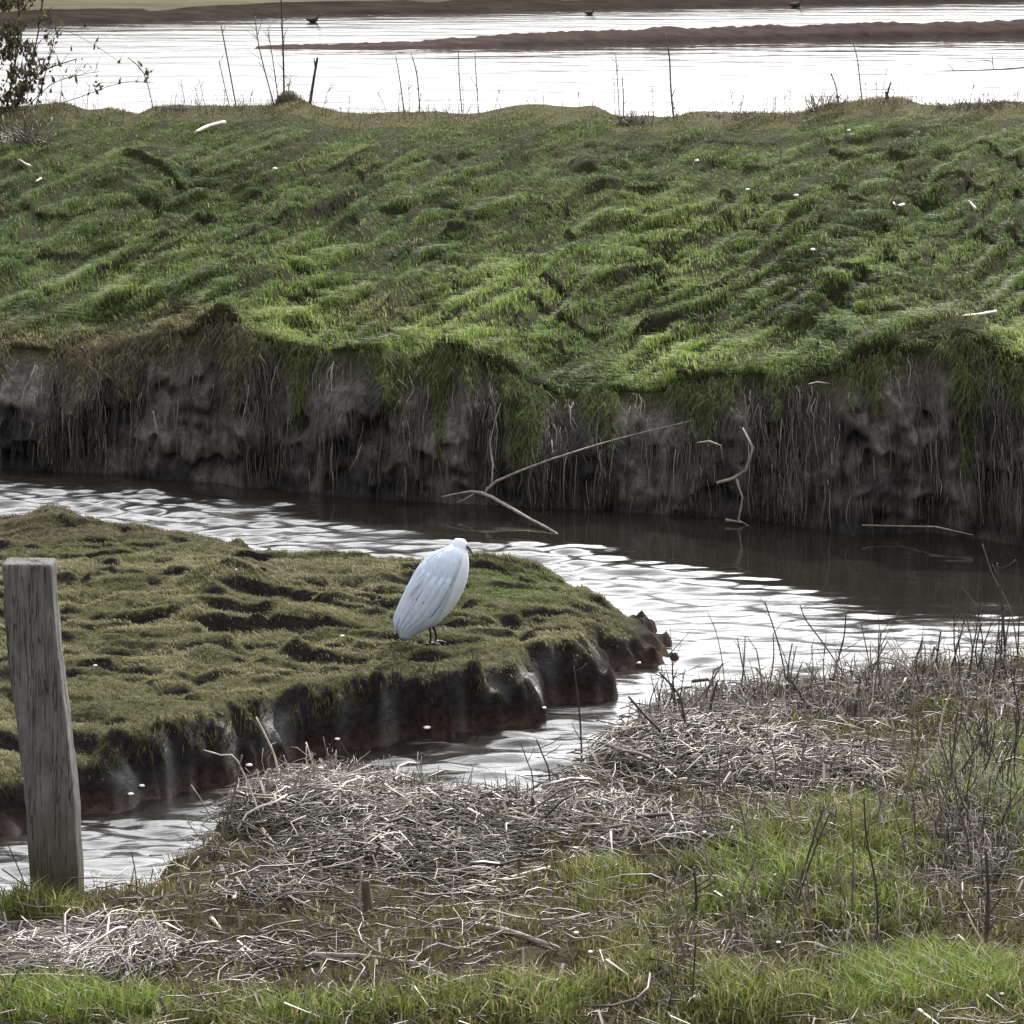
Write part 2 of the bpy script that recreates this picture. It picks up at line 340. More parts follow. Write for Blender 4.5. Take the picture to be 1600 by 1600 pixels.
def slope_raw(xs, s, yl, lz, rz):
    y = yl + (YR - yl) * s; z = lz + (rz - lz) * (.72 * s ** .8 + .28 * s ** 2)
    return y, z
for s in S:
    y, z = slope_raw(xs, s, yl, lz, rz); px, py = pix(xs, y, z)
    d = slope_disp(xs, s, px, py) * (sst(s, 0, .02)) * (1 - .85 * sst(s, .75, 1))
    lump = .10 * sst(s, 0, .012) * (1 - sst(s, .02, .07)) * (.4 + fbm(xs * 1.6, 0 * xs, 3, 61))
    rows.append(np.stack([xs, y - .06 * sst(s, 0, .008) * (1 - sst(s, .01, .04)) * (1 + fbm(xs * 2.3, s * 30 + 0 * xs, 2, 62)), z + d + lump], -1))
for k in range(1, NB + 1):
    t = k / NB; rows.append(np.stack([xs, np.full_like(xs, YR + 6 * t), rz + (-.7 - rz) * sst(t)], -1))
FB = np.array(rows)
zn = np.concatenate([np.linspace(0, 1, NC) * 0, S, np.ones(NB)])[:, None]
isc = np.concatenate([np.ones(NC), np.zeros(NS + NB)])[:, None]
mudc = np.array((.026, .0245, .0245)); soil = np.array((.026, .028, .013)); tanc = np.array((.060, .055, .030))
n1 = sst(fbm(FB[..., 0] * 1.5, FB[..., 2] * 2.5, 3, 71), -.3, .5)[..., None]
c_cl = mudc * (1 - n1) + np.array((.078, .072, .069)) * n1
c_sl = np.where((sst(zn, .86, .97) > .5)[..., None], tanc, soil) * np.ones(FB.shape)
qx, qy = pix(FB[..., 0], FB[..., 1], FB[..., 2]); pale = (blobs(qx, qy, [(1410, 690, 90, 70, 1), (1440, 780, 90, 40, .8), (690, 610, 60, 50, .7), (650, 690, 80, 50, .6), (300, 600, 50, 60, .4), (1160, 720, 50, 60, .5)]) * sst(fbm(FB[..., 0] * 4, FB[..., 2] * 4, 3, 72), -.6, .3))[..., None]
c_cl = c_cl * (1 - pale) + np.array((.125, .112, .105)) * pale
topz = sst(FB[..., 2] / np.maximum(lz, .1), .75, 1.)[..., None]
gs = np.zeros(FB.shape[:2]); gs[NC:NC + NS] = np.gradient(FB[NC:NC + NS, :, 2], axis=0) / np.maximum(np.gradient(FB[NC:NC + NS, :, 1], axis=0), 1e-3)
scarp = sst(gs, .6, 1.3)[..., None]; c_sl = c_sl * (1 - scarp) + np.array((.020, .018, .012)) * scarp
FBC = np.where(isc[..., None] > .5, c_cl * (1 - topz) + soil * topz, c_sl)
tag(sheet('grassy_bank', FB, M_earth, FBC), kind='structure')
SLP = FB[NC:NC + NS]                               # the slope as a lookup grid
def bank_pt(px, py):                                # point of the far bank seen at a pixel
    P = FB[:NC + NS, 70:-70]; qx, qy = pix(P[..., 0], P[..., 1], P[..., 2])
    d = (qx - px) ** 2 + (qy - py) ** 2; i = np.unravel_index(np.argmin(d), d.shape)
    return P[i].copy()
def sample_rows(xq, sq):                            # bilinear lookup on the slope
    fi = np.interp(sq, S, np.arange(NS)); fj = np.interp(xq, xs, np.arange(len(xs)))
    i = np.minimum(fi.astype(int), NS - 2); j = np.minimum(fj.astype(int), len(xs) - 2)
    a = (fi - i)[:, None]; b = (fj - j)[:, None]
    return (SLP[i, j] * (1 - a) * (1 - b) + SLP[i + 1, j] * a * (1 - b) + SLP[i, j + 1] * (1 - a) * b + SLP[i + 1, j + 1] * a * b)

# creek water: real ripples, calm under the far bank on the right
cx = np.concatenate([-np.geomspace(6.1, 40, 40)[::-1], np.linspace(-6, 6, 380), np.geomspace(6.1, 40, 40)])
cy = np.linspace(11.5, 30.5, 560)
def calmness(X, Y):
    px, py = pix(X, Y, 0 * X); d = Yw(X) - Y + .5 * noise(X * .8, Y * 1.6, 76)
    edge = np.interp(px, [0, 400, 800, 1200, 1600], [.35, .7, 1.5, 2.6, 2.6])      # width of the sheltered calm strip under the bank
    return sst(d, edge * .75, edge * 1.35)
def ripple(X, Y):
    z = 0; r2 = np.random.default_rng(5)
    for k in range(26):
        wl_ = .13 * 1.055 ** k; th = r2.normal(np.pi / 2, .5); ph = r2.uniform(0, 6.28)
        kx, ky = np.cos(th) * 6.283 / wl_, np.sin(th) * 6.283 / wl_
        z = z + (.0021 * wl_ ** .62) * np.sin(kx * X + ky * Y + ph + 2.6 * noise(X * 1.1, Y * .9, k))
    return z * (.10 + 2.2 * calmness(X, Y)) * (.6 + .8 * sst(fbm(X * .5, Y * .5, 2, 77), -.5, .5))
_X, _Y = np.meshgrid(cx, cy); _k = .03 + .21 * calmness(_X, _Y) * (.75 + .35 * noise(_X * 1.5, _Y * 3, 78))
tag(strip('creek_water', cx, cy, ripple, M_creek, np.repeat(_k[..., None], 3, 2)), kind='structure')
tag(strip('pond_water', np.linspace(-260, 260, 80), np.linspace(40, 340, 90), 0.0, M_pond), kind='structure')

# far shore and the red mud bar in the pond
fs_px = np.array([(-1500, 66), (-500, 47), (0, 39), (200, 35), (450, 24), (800, 18), (1200, 9), (1600, 2), (2100, -5), (3200, -20)], float)
fx, fy = at_z(fs_px[:, 0], fs_px[:, 1], 0); X = np.concatenate([[-900, -300], np.linspace(-70, 90, 420), [400, 1000]]); Y0 = np.interp(X, fx, fy)
rows = []; prof = [(-1, -.3), (0, -.02), (.4, .12), (1.5, .2), (3, .33), (3.6, .42)]
for (dy, z) in prof: rows.append(np.stack([X, Y0 + dy + .6 * noise(X * .3, 0 * X + dy * .1, 5), z + .04 * noise(X * .8, 0 * X + dy, 6)], -1))
tag(sheet('far_mud_edge', np.array(rows), M_farmud), kind='structure')
rows = []
for (dy, z) in [(3.3, .3), (3.9, .46), (6, .5), (9, .44), (12, .55), (18, .5), (24, .62), (40, .6), (80, .9), (200, 1.5), (900, 3.5), (2500, 6)]:
    rows.append(np.stack([X, Y0 + dy + .5 * noise(X * .2, 0 * X + dy, 7), z + .08 * noise(X * .35, 0 * X + dy * .3, 8)], -1))
tag(sheet('far_shore', np.array(rows), M_farland), kind='structure')
lo = np.array([(395, 76.5), (440, 77), (620, 76), (800, 72), (1000, 67), (1200, 62), (1600, 55), (2000, 50), (2300, 47)], float)
hi = np.array([(395, 75), (440, 70.5), (540, 68.5), (640, 65), (800, 52), (900, 48), (1000, 45.5), (1040, 40), (1100, 42), (1300, 38), (1380, 34.5), (1440, 36), (1600, 30), (2000, 33), (2300, 45)], float)
pxs = np.linspace(397, 2290, 420); bx, by = at_z(pxs, np.interp(pxs, lo[:, 0], lo[:, 1]), 0)
hh = np.maximum(.02, (np.interp(pxs, lo[:, 0], lo[:, 1]) - np.interp(pxs, hi[:, 0], hi[:, 1])) / (F / by) - .05) * (1 + .10 * fbm(pxs / 60, 0 * pxs, 3, 9))
rows = []
for (t, k) in [(-.5, -.6), (0, -.05), (.1, .25), (.4, .5), (.8, .82), (1.2, 1.0), (1.8, .9), (2.6, .5), (3.4, -.1), (4, -.6)]:
    rows.append(np.stack([bx, by + t, hh * k + (.04 * noise(pxs / 9, 0 * pxs + t * 3, 4) if .1 < t < 3 else 0)], -1))
tag(sheet('mud_bar', np.array(rows), M_sand), kind='structure')

# islet of marsh turf with a dark mud edge
isl = [(-500, 806, .1), (-200, 806, .1), (0, 808, .1), (70, 806, .1), (130, 822, .1), (200, 826, .1), (330, 834, .1), (400, 850, .1), (460, 872, .1), (520, 884, .1), (600, 888, .1), (680, 886, .1), (740, 882, .12), (840, 884, .15), (850, 905, .1), (900, 928, .1), (950, 962, .05), (1000, 966, .05), (1028, 1000, 0), (1048, 1027, 0), (1000, 1045, 0), (955, 1048, 0), (948, 1075, 0), (950, 1095, 0), (855, 1102, 0), (845, 1128, 0), (700, 1152, 0), (560, 1166, 0), (480, 1180, 0), (400, 1204, 0), (300, 1236, 0), (200, 1258, 0), (120, 1272, 0), (0, 1305, 0), (-200, 1360, 0), (-500, 1400, 0)]
poly = np.array([at_z(a, b, c) for a, b, c in isl], float)
def sdf(X, Y, poly):
    d = np.full(X.shape, 1e9); ins = np.zeros(X.shape, bool); n = len(poly)
    for i in range(n):
        x0, y0 = poly[i]; x1, y1 = poly[(i + 1) % n]; dx, dy = x1 - x0, y1 - y0
        t = np.clip(((X - x0) * dx + (Y - y0) * dy) / (dx * dx + dy * dy), 0, 1)
        d = np.minimum(d, (X - x0 - t * dx) ** 2 + (Y - y0 - t * dy) ** 2)
        c = ((y0 > Y) != (y1 > Y)) & (X < (x1 - x0) * (Y - y0) / (y1 - y0 + 1e-12) + x0); ins ^= c
    d = np.sqrt(d); return np.where(ins, d, -d)
ix = np.linspace(-4.6, 1.15, 330); iy = np.linspace(13.2, 25.4, 520)
IX, IY = np.meshgrid(ix, iy)
def isl_d(x, y): return sdf(x, y, poly) + .06 * fbm(x * 2.6, y * 2.0, 4, 15) + .035 * fbm(x * 11, y * 7, 2, 38)
d = isl_d(IX, IY)
ipx, ipy = pix(IX, IY, .25 + 0 * IX)
backness = sst(ipy, 1010, 900)
topz = .315 - .13 * sst(ipx, 880, 1040) - .10 * sst(ipy, 900, 830)
wd = .05 + .16 * sst(noise(IX * 1.3, IY * .6, 33), -.05, .5) + .5 * backness + .3 * sst(ipx, 260, 120)
prof = sst(d, -.02, 1) * 0 + np.clip((d + .02) / wd, 0, 1) ** (.55)
IZ = np.where(d > -.02, topz * prof, np.maximum(-.35, (d + .02) * .9))
crk = 1 - np.abs(fbm(IX * 1.0, IY * 1.5, 3, 34)) * 5
q1 = fbm(IX * .6, IY * 1.3, 4, 35); q2 = fbm(IX * .7 + 9, IY * 1.7, 4, 36)
hum = .024 * sst(q1, .0, .06) + .022 * sst(q2, .05, .10) - .022 - .04 * np.clip(crk, 0, 1) + .030 * fbm(IX * 1.3, IY * 2.8, 3, 16) + .016 * fbm(IX * 3.5, IY * 5, 3, 17)
holl = -.075 * sst(fbm(IX * .9 + 5, IY * 2.3, 2, 18), .25, .55)
IZ = IZ + (hum + holl) * sst(d, .08, .4) + .075 * fbm(IX * 7, IY * 5, 3, 19) * sst(d, .3, 0) * sst(d, -.2, .02)
for (bx_, by_, r_, h_) in [(90, 812, .30, .16), (350, 925, .22, .13), (330, 985, .20, .07), (470, 990, .28, .07), (300, 985, .2, .05), (780, 905, .35, .08), (990, 985, .16, .06)]:   # hummocks
    hx, hy = at_z(bx_, by_, .25); IZ += h_ * np.exp(-(((IX - hx) / r_) ** 2 + ((IY - hy) / (r_ * 1.3)) ** 2))
gyy = np.gradient(IZ, iy, axis=0)
mudm = np.maximum(sst(d, .17 + .06 * noise(IX * 3, IY * 3, 20), .07) * (1 - backness * .4), np.maximum(sst(ipx, 955, 1000) * .85, sst(gyy, .35, .8)))[..., None]
turfc = np.array((.045, .046, .022)); mudd = np.array((.014, .0125, .0125)); redm = np.array((.036, .023, .020))
low = sst(IZ, .11, .0)[..., None]
IC = turfc * (1 - mudm) + (mudd * (1 - low) + redm * low) * mudm
wet = (sst(d, .16, .05) * sst(ipy, 960, 1010) * sst(noise(IX * 5, IY * 5, 37), -.1, .5) * .75)[..., None]
tag(sheet('islet', np.stack([IX, IY, IZ], -1), M_mud, np.concatenate([IC, wet], -1)), kind='structure')
def isl_z(x, y):
    fi = np.interp(y, iy, np.arange(len(iy))); fj = np.interp(x, ix, np.arange(len(ix)))
    i = np.minimum(fi.astype(int), len(iy) - 2); j = np.minimum(fj.astype(int), len(ix) - 2); a = fi - i; b = fj - j
    return IZ[i, j] * (1 - a) * (1 - b) + IZ[i + 1, j] * a * (1 - b) + IZ[i, j + 1] * (1 - a) * b + IZ[i + 1, j + 1] * a * b

# near bank
ed = np.array([(-900, 1440), (0, 1418), (130, 1402), (225, 1392), (280, 1362), (305, 1357), (345, 1321), (420, 1274), (520, 1250), (650, 1250), (760, 1264), (850, 1262), (900, 1228), (960, 1184), (1040, 1120), (1130, 1098), (1250, 1086), (1400, 1068), (1500, 1050), (1600, 1038), (2300, 993)], float)
ex, ey = at_z(ed[:, 0], ed[:, 1], .90)
nx_ = np.concatenate([np.linspace(-30, -5.1, 40), np.linspace(-5, 5, 520), np.linspace(5.1, 30, 40)])
ny = np.concatenate([np.linspace(-12, 8.9, 30), np.linspace(9, 18.6, 400)])
NX, NY = np.meshgrid(nx_, ny)
D = NY - np.interp(NX, ex, ey) + .06 * fbm(NX * 3, NY * 3, 3, 23)
NZ0 = .94 + .05 * fbm(NX * 1.2, NY * 1.2, 3, 24) + .025 * fbm(NX * 6, NY * 6, 3, 25)
def bump_px(px, py, sx, sy, h):
    bx_, by_ = at_z(px, py, .95); return h * np.exp(-((NX - bx_) / sx) ** 2 - ((NY - by_) / sy) ** 2)
NZ0 += bump_px(480, 1280, .38, .5, .04) + bump_px(1120, 1170, .5, .6, .06) + bump_px(90, 1430, .3, .3, .03) + bump_px(1500, 1300, .6, .7, .07)
NZ = NZ0 - (NZ0 + .45) * sst(D, -.05, .75)
npx, npy = pix(NX, NY, NZ)
LIT = [(450, 1250, 140, 60, 1), (540, 1240, 160, 55, 1.1), (640, 1310, 230, 70, .9), (760, 1280, 170, 60, .9), (870, 1250, 120, 50, 1), (1060, 1180, 150, 60, 1), (1180, 1190, 150, 50, 1), (1300, 1200, 90, 45, .8), (1010, 1300, 130, 35, .8), (130, 1490, 160, 45, 1), (30, 1490, 90, 35, .9), (450, 1400, 200, 35, .5), (420, 1500, 200, 35, .42), (700, 1390, 150, 35, .4), (600, 1330, 330, 100, .42), (900, 1290, 220, 70, .5), (1780, 1130, 160, 80, .8), (2050, 1240, 200, 90, .8), (-200, 1500, 120, 50, .7), (-480, 1480, 140, 50, .7), (1100, 1100, 130, 50, .5), (1300, 1120, 150, 50, .3)]
GRS = [(1200, 1380, 170, 100, 1), (1330, 1330, 180, 90, .9), (1580, 1260, 80, 110, 1.1), (1450, 1550, 280, 80, 1.1), (1150, 1570, 200, 60, .8), (120, 1585, 260, 42, 1.1), (500, 1592, 300, 36, .9), (800, 1575, 300, 50, .8), (60, 1432, 110, 25, .9), (190, 1440, 110, 25, .6), (950, 1390, 110, 45, .7), (980, 1530, 130, 70, .7), (1480, 1220, 110, 60, .6), (1480, 1120, 120, 50, .4), (820, 1440, 180, 40, .3), (1200, 1310, 120, 40, .8), (1550, 1225, 120, 80, 1.1), (1300, 1440, 200, 60, .8), (1080, 1440, 120, 50, .6), (1760, 1250, 130, 110, .8), (1900, 1480, 300, 110, .9), (-250, 1470, 170, 60, .8), (-300, 1590, 300, 50, 1)]
lm = sst(blobs(npx, npy, LIT) + .25 * fbm(NX * 3, NY * 3, 2, 26), .2, .6)[..., None]; gm = sst(blobs(npx, npy, GRS), .3, .8)[..., None]
NCOL = np.array((.040, .035, .024)) * (1 - lm) + np.array((.050, .041, .034)) * lm
NCOL = NCOL * (1 - gm) + np.array((.035, .036, .018)) * gm
fm = sst(D, .1, .5)[..., None]; NCOL = NCOL * (1 - fm) + mudd * fm
tag(sheet('near_bank', np.stack([NX, NY, NZ], -1), M_litterground, NCOL), kind='structure')
def near_z(x, y):
    fi = np.interp(y, ny, np.arange(len(ny))); fj = np.interp(x, nx_, np.arange(len(nx_)))
    i = np.minimum(fi.astype(int), len(ny) - 2); j = np.minimum(fj.astype(int), len(nx_) - 2); a = fi - i; b = fj - j
    return NZ[i, j] * (1 - a) * (1 - b) + NZ[i + 1, j] * a * (1 - b) + NZ[i, j + 1] * (1 - a) * b + NZ[i + 1, j + 1] * a * b
def near_pt(px, py):
    ys = np.arange(9.2, 17.5, .01); x, z = at_y(np.full_like(ys, px), np.full_like(ys, py), ys)
    k = np.nonzero(z <= near_z(x, ys))[0]
    if len(k) == 0:
        y = float(np.interp((px - 800) / F * 16, ex, ey)); x = float((px - 800) / F * y); return np.array((x, y, float(near_z(np.array([x]), np.array([y]))[0])))
    k = k[0]; return np.array((x[k], ys[k], z[k]))
def isl_pt(px, py):
    ys = np.arange(13.4, 25, .01); x, z = at_y(np.full_like(ys, px), np.full_like(ys, py), ys)
    k = np.nonzero(z <= np.maximum(isl_z(x, ys), 0))[0]; k = k[0] if len(k) else -1
    return np.array((x[k], ys[k], z[k]))

# ------------------------------------------------------------------ vegetation nobody could count
def mixc(n, pal, wts):
    p = np.array(pal)[rng.choice(len(pal), n, p=np.array(wts) / sum(wts))]
    return p * rng.uniform(.75, 1.25, (n, 1))
# grass of the far bank
n = 560000
s_ = rng.uniform(0, 1, n) ** 1.05; x_ = rng.uniform(-8.2, 8.2, n) * (.70 + .30 * s_)
P = sample_rows(x_, np.clip(s_, .004, 1)); s2 = np.clip(s_ + .003, .004, 1); P2 = sample_rows(x_, s2); P1 = sample_rows(x_, np.clip(s_ - .003, .004, 1)); gr_ = (P2[:, 2] - P1[:, 2]) / np.maximum(P2[:, 1] - P1[:, 1], 1e-3); kp = (gr_ < .75) | (rng.uniform(0, 1, n) < .45); P, x_, s_ = P[kp], x_[kp], s_[kp]; n = len(P); px, py = pix(P[:, 0], P[:, 1], P[:, 2])
tus = fbm((px * .93 - py * .36) / 200 * 2.2, (px * .36 + py * .93) / 200 * 9, 3, 81); big = fbm(px / 210, py / 90, 3, 82)
keep = rng.uniform(0, 1, n) < (.26 + .85 * sst(tus, -.4, .35)); P, px, py, tus, big, s_ = [a[keep] for a in (P, px, py, tus, big, s_)]
n = len(P)
lush = np.clip(blobs(px, py, [(700, 500, 260, 70, 1), (480, 500, 90, 60, .9), (1080, 570, 160, 55, 1.2), (1050, 420, 200, 60, .6), (850, 450, 200, 50, .7), (1590, 560, 60, 90, 1), (400, 420, 250, 60, .4), (1400, 440, 150, 60, .5), (100, 440, 150, 60, .4), (1100, 360, 200, 50, .5)]) + .35 * big, 0, 1)
brown = np.clip(sst(py, 205, 168) * .85 + blobs(px, py, [(60, 545, 220, 40, 1), (300, 520, 120, 45, .8), (600, 490, 70, 25, .8), (1480, 480, 90, 40, .4)]) + .3 * fbm(px / 130, py / 50, 2, 83), 0, 1)
g1, g2, g3 = np.array((.066, .105, .032)), np.array((.175, .235, .062)), np.array((.160, .135, .072))
cols = g1 + (g2 - g1) * lush[:, None]; cols = cols + (g3 - cols) * brown[:, None] * .85
cols = cols + (np.array((.110, .108, .050)) - cols) * (.4 * sst(py, 420, 230) * rng.uniform(0, 1, n))[:, None]
cols *= rng.uniform(.55, 1.4, (n, 1)) * (1 - .45 * sst(fbm((px * .93 - py * .36) / 200 * 1.1, (px * .36 + py * .93) / 200 * 5, 3, 97), .0, .5))[:, None]; dry = rng.uniform(0, 1, n) < .06; cols[dry] = np.array((.23, .20, .12)) * rng.uniform(.6, 1.2, (dry.sum(), 1))
H = (.030 + .045 * rng.uniform(0, 1, n) + .04 * sst(tus, -.1, .6)) * (1 + .25 * lush - .35 * sst(py, 330, 200))
ang = rng.normal(np.pi * 1.22, .9, n); lean = np.stack([np.cos(ang), np.sin(ang), np.zeros(n)], 1) * rng.uniform(.3, 1.3, (n, 1))
v, f, c = blades(P - [0, 0, .008], H, rng.uniform(.006, .011, n), lean, cols, droop=.62)
tag(link('bank_grass', np_mesh('bank_grass', v, f, 3, c, False), M_grass), 'rough green grass covering the slope of the far bank', 'grass', kind='stuff')
# dead grass and roots hanging down the cliff
n = 20000; x_ = rng.uniform(-7.2, 7.2, n); q0 = rng.uniform(.35, 1.0, n); ln = rng.uniform(.10, .6, n) * rng.uniform(.4, 1, n)
cl = fbm(x_ * 3.2, 0 * x_, 2, 84); kp = rng.uniform(0, 1, n) < .75 * sst(cl, -.10, .5) + .10; x_, q0, ln = x_[kp], q0[kp], ln[kp]; n = len(x_)
fj = np.clip(np.interp(x_, xs, np.arange(len(xs))).round().astype(int), 0, len(xs) - 1)
ci = np.clip((q0 * (NC - 1)).astype(int), 0, NC - 1); A = FB[ci, fj].copy()
lowz = np.maximum(A[:, 2] - ln, .0); cj = np.array([np.searchsorted(FB[:NC, j, 2], z) for j, z in zip(fj, lowz)]); cj = np.clip(cj, 0, NC - 1)
B = FB[cj, fj].copy(); B[:, 2] = lowz; out = rng.uniform(.01, .05, n); A[:, 1] -= out; B[:, 1] -= out + rng.uniform(0, .04, n); B[:, 0] += rng.normal(0, .018, n)
ok = A[:, 2] - B[:, 2] > .05; A, B = A[ok], B[ok]; n = len(A)
v, f, c = straws(A, B, rng.uniform(.0012, .0040, n) * rng.uniform(.6, 1.3, n), mixc(n, [(.06, .053, .046), (.11, .10, .085), (.04, .035, .03), (.20, .18, .155)], [5, 2.5, 4, .5]), .06)
tag(link('hanging_roots', np_mesh('hanging_roots', v, f, 4, c), M_roots), 'dead grass and roots hanging down the dark bank face', 'roots', kind='stuff')
# grass tufts hanging over the lip
n = 150000; x_ = rng.uniform(-7.2, 7.2, n); k = rng.integers(int(NC * .38), NC, n); hg = fbm(x_ * 2.4, 0 * x_, 3, 85)
fj = np.clip(np.interp(x_, xs, np.arange(len(xs))).round().astype(int), 0, len(xs) - 1); P = FB[k, fj].copy(); px, py = pix(P[:, 0], P[:, 1], P[:, 2])
kp = rng.uniform(0, 1, n) < sst(hg * 2.4 + .8 * fbm(x_ * 9, 0 * x_, 2, 88) + (k / NC - .84) * 4.2, -.3, 1.3); P, px, k = P[kp], px[kp], k[kp]; n = len(P)
gl = np.clip(sst(px, 330, 480) * .8 + .2, 0, 1)[:, None] * rng.uniform(.3, 1, (n, 1)); cols = np.array((.105, .090, .060)) * (1 - gl) + np.array((.075, .105, .030)) * gl
cols *= rng.uniform(.6, 1.3, (n, 1))
lean = np.stack([rng.normal(0, .5, n), -rng.uniform(.3, 1.0, n), np.zeros(n)], 1)
v, f, c = blades(P, rng.uniform(.05, .13, n), rng.uniform(.005, .010, n), lean, cols, droop=-.25)
tag(link('overhanging_grass', np_mesh('overhanging_grass', v, f, 3, c, False), M_grass), 'ragged grass drooping over the lip of the far bank', 'grass', kind='stuff')
# turf of the islet
n = 420000; x_ = rng.uniform(-3.6, 1.0, n); y_ = rng.uniform(13.8, 25.2, n); z_ = isl_z(x_, y_)
dd = isl_d(x_, y_); gq = (isl_z(x_, y_ + .03) - isl_z(x_, y_ - .03)) / .06; px, py = pix(x_, y_, z_)
kp = ((gq < .40) | (rng.uniform(0, 1, n) < .35)) & (dd > .05) & (z_ > np.where(py > 1030, np.where(px < 230, .10, .20), .06)) & (rng.uniform(0, 1, n) < .25 + .75 * sst(fbm(x_ * 2, y_ * 4, 3, 86), -.4, .3)) & (rng.uniform(0, 1, n) < 1 - .8 * sst(px, 960, 1010)) & (rng.uniform(0, 1, n) < .35 + sst(dd, .06, .25))
x_, y_, z_, px, py = [a[kp] for a in (x_, y_, z_, px, py)]; n = len(x_)
tone = sst(fbm(x_ * 1.2, y_ * 2.0, 3, 87), -.5, .5)[:, None]; cols = np.array((.098, .098, .048)) * (1 - tone) + np.array((.200, .190, .108)) * tone
gp = blobs(px, py, [(800, 920, 90, 35, 1), (200, 850, 120, 20, .6)])[:, None]; cols = cols * (1 - gp) + np.array((.085, .125, .030)) * gp
bb = sst(py, 870, 830)[:, None] * .7; cols = cols * (1 - bb) + np.array((.10, .078, .058)) * bb
cols *= rng.uniform(.65, 1.3, (n, 1))
ang = rng.normal(np.pi, 1.0, n); lean = np.stack([np.cos(ang), .5 * np.sin(ang), np.zeros(n)], 1) * rng.uniform(.3, 1.4, (n, 1))
v, f, c = blades(np.stack([x_, y_, z_ - .004], 1), rng.uniform(.012, .036, n), rng.uniform(.004, .008, n), lean, cols, droop=.7)
tag(link('islet_turf', np_mesh('islet_turf', v, f, 3, c, False), M_turf), 'short olive marsh turf covering the islet', 'turf', kind='stuff')
# fringe of fine dry grass along the ridge
n = 1500; s_ = rng.uniform(.93, 1, n); x_ = rng.uniform(-7.5, 7.5, n); kp = noise(x_ * 1.8, 0 * x_, 94) > rng.uniform(-.5, .3, n); s_, x_ = s_[kp], x_[kp]; A = sample_rows(x_, s_); n = len(A)
B = A + np.stack([rng.normal(0, .05, n), rng.normal(0, .04, n), rng.uniform(.05, .30, n) * rng.uniform(.4, 1, n)], 1)
v, f, c = straws(A, B, rng.uniform(.0010, .0024, n), mixc(n, [(.12, .10, .075), (.07, .058, .045), (.20, .175, .135)], [3, 2, 1]), .08)
tag(link('ridge_grass', np_mesh('ridge_grass', v, f, 4, c), M_straw), 'fine dry grass fringing the ridge against the pond', 'dry grass', kind='stuff')
# turf drooping over the islet's cut front edge
n = 60000; x_ = rng.uniform(-3.6, 1.0, n); y_ = rng.uniform(13.6, 19.5, n); dd = isl_d(x_, y_); z_ = isl_z(x_, y_); px, py = pix(x_, y_, z_)
fr = fbm(x_ * 4, y_ * 3, 2, 39)
kp = (dd > .0) & (dd < .16) & (z_ > .17) & (py > 985) & (px < 985) & (fr > -.15 + rng.normal(0, .15, n)); x_, y_, z_ = x_[kp], y_[kp], z_[kp]; n = len(x_)
lean = np.stack([rng.normal(0, .4, n), -rng.uniform(.2, 1.0, n), np.zeros(n)], 1)
v, f, c = blades(np.stack([x_, y_, z_ + .004], 1), rng.uniform(.03, .085, n), rng.uniform(.004, .008, n), lean, np.array((.075, .072, .034)) * rng.uniform(.5, 1.3, (n, 1)), droop=-.55)
tag(link('turf_fringe', np_mesh('turf_fringe', v, f, 3, c, False), M_turf), 'ragged turf drooping over the dark front edge of the islet', 'turf', kind='stuff')
# near bank: grass
n = 410000; y_ = rng.uniform(9.6, 17.4, n); x_ = rng.uniform(-.27, .27, n) * y_; z_ = near_z(x_, y_); px, py = pix(x_, y_, z_)
De = y_ - np.interp(x_, ex, ey); G = blobs(px, py, GRS) + .30 * fbm(x_ * 3.2, y_ * 3.2, 3, 27); L = blobs(px, py, LIT)
den = np.clip(.22 + 1.0 * sst(G, .15, .75) - .10 * L, .03, 1)
kp = (De < .12) & (rng.uniform(0, 1, n) < den); x_, y_, z_, px, py, G = [a[kp] for a in (x_, y_, z_, px, py, G)]; n = len(x_)
lush = sst(G, .3, 1.0)[:, None]; cols = np.array((.075, .073, .028)) * (1 - lush) + np.array((.130, .172, .036)) * lush
rb = sst(fbm(x_ * 1.6, y_ * 1.6, 2, 28), -.2, .5)[:, None]; cols = cols * (1 - .5 * rb) + np.array((.13, .13, .045)) * .5 * rb
dry = rng.uniform(0, 1, n) < .10; cols[dry] = np.array((.27, .23, .14)); cols *= rng.uniform(.6, 1.35, (n, 1))
H = (.035 + .075 * rng.uniform(0, 1, n) ** 1.3) * (.7 + .9 * lush[:, 0])
ang = rng.uniform(0, 6.283, n); lean = np.stack([np.cos(ang), np.sin(ang), np.zeros(n)], 1) * rng.uniform(.1, 1.0, (n, 1)) ** 1
v, f, c = blades(np.stack([x_, y_, z_ - .006], 1), H, rng.uniform(.0035, .007, n), lean, cols, droop=.8)
tag(link('near_grass', np_mesh('near_grass', v, f, 3, c, False), M_grass), 'green grass growing through the litter on the near bank', 'grass', kind='stuff')
# near bank: flattened reed litter
n = 165000; y_ = rng.uniform(9.7, 17.0, n); x_ = rng.uniform(-.27, .27, n) * y_; z_ = near_z(x_, y_); px, py = pix(x_, y_, z_)
De = y_ - np.interp(x_, ex, ey); L = blobs(px, py, LIT) + .22 * fbm(x_ * 3, y_ * 3, 2, 26)
kp = (De < .10) & (rng.uniform(0, 1, n) < .05 + sst(L, .2, .8)); x_, y_, z_, px, py = [a[kp] for a in (x_, y_, z_, px, py)]; n = len(x_)
ln = rng.uniform(.05, .30, n) * rng.uniform(.4, 1.3, n); flow = 2.2 * noise(x_ * 1.3, y_ * 1.0, 29) + np.where(rng.uniform(0, 1, n) < .7, rng.normal(0, .35, n), rng.uniform(0, 6.28, n))
el = rng.normal(0, .16, n) + .35 * blobs(px, py, [(480, 1235, 150, 40, 1)]) * rng.uniform(-.3, 1, n)
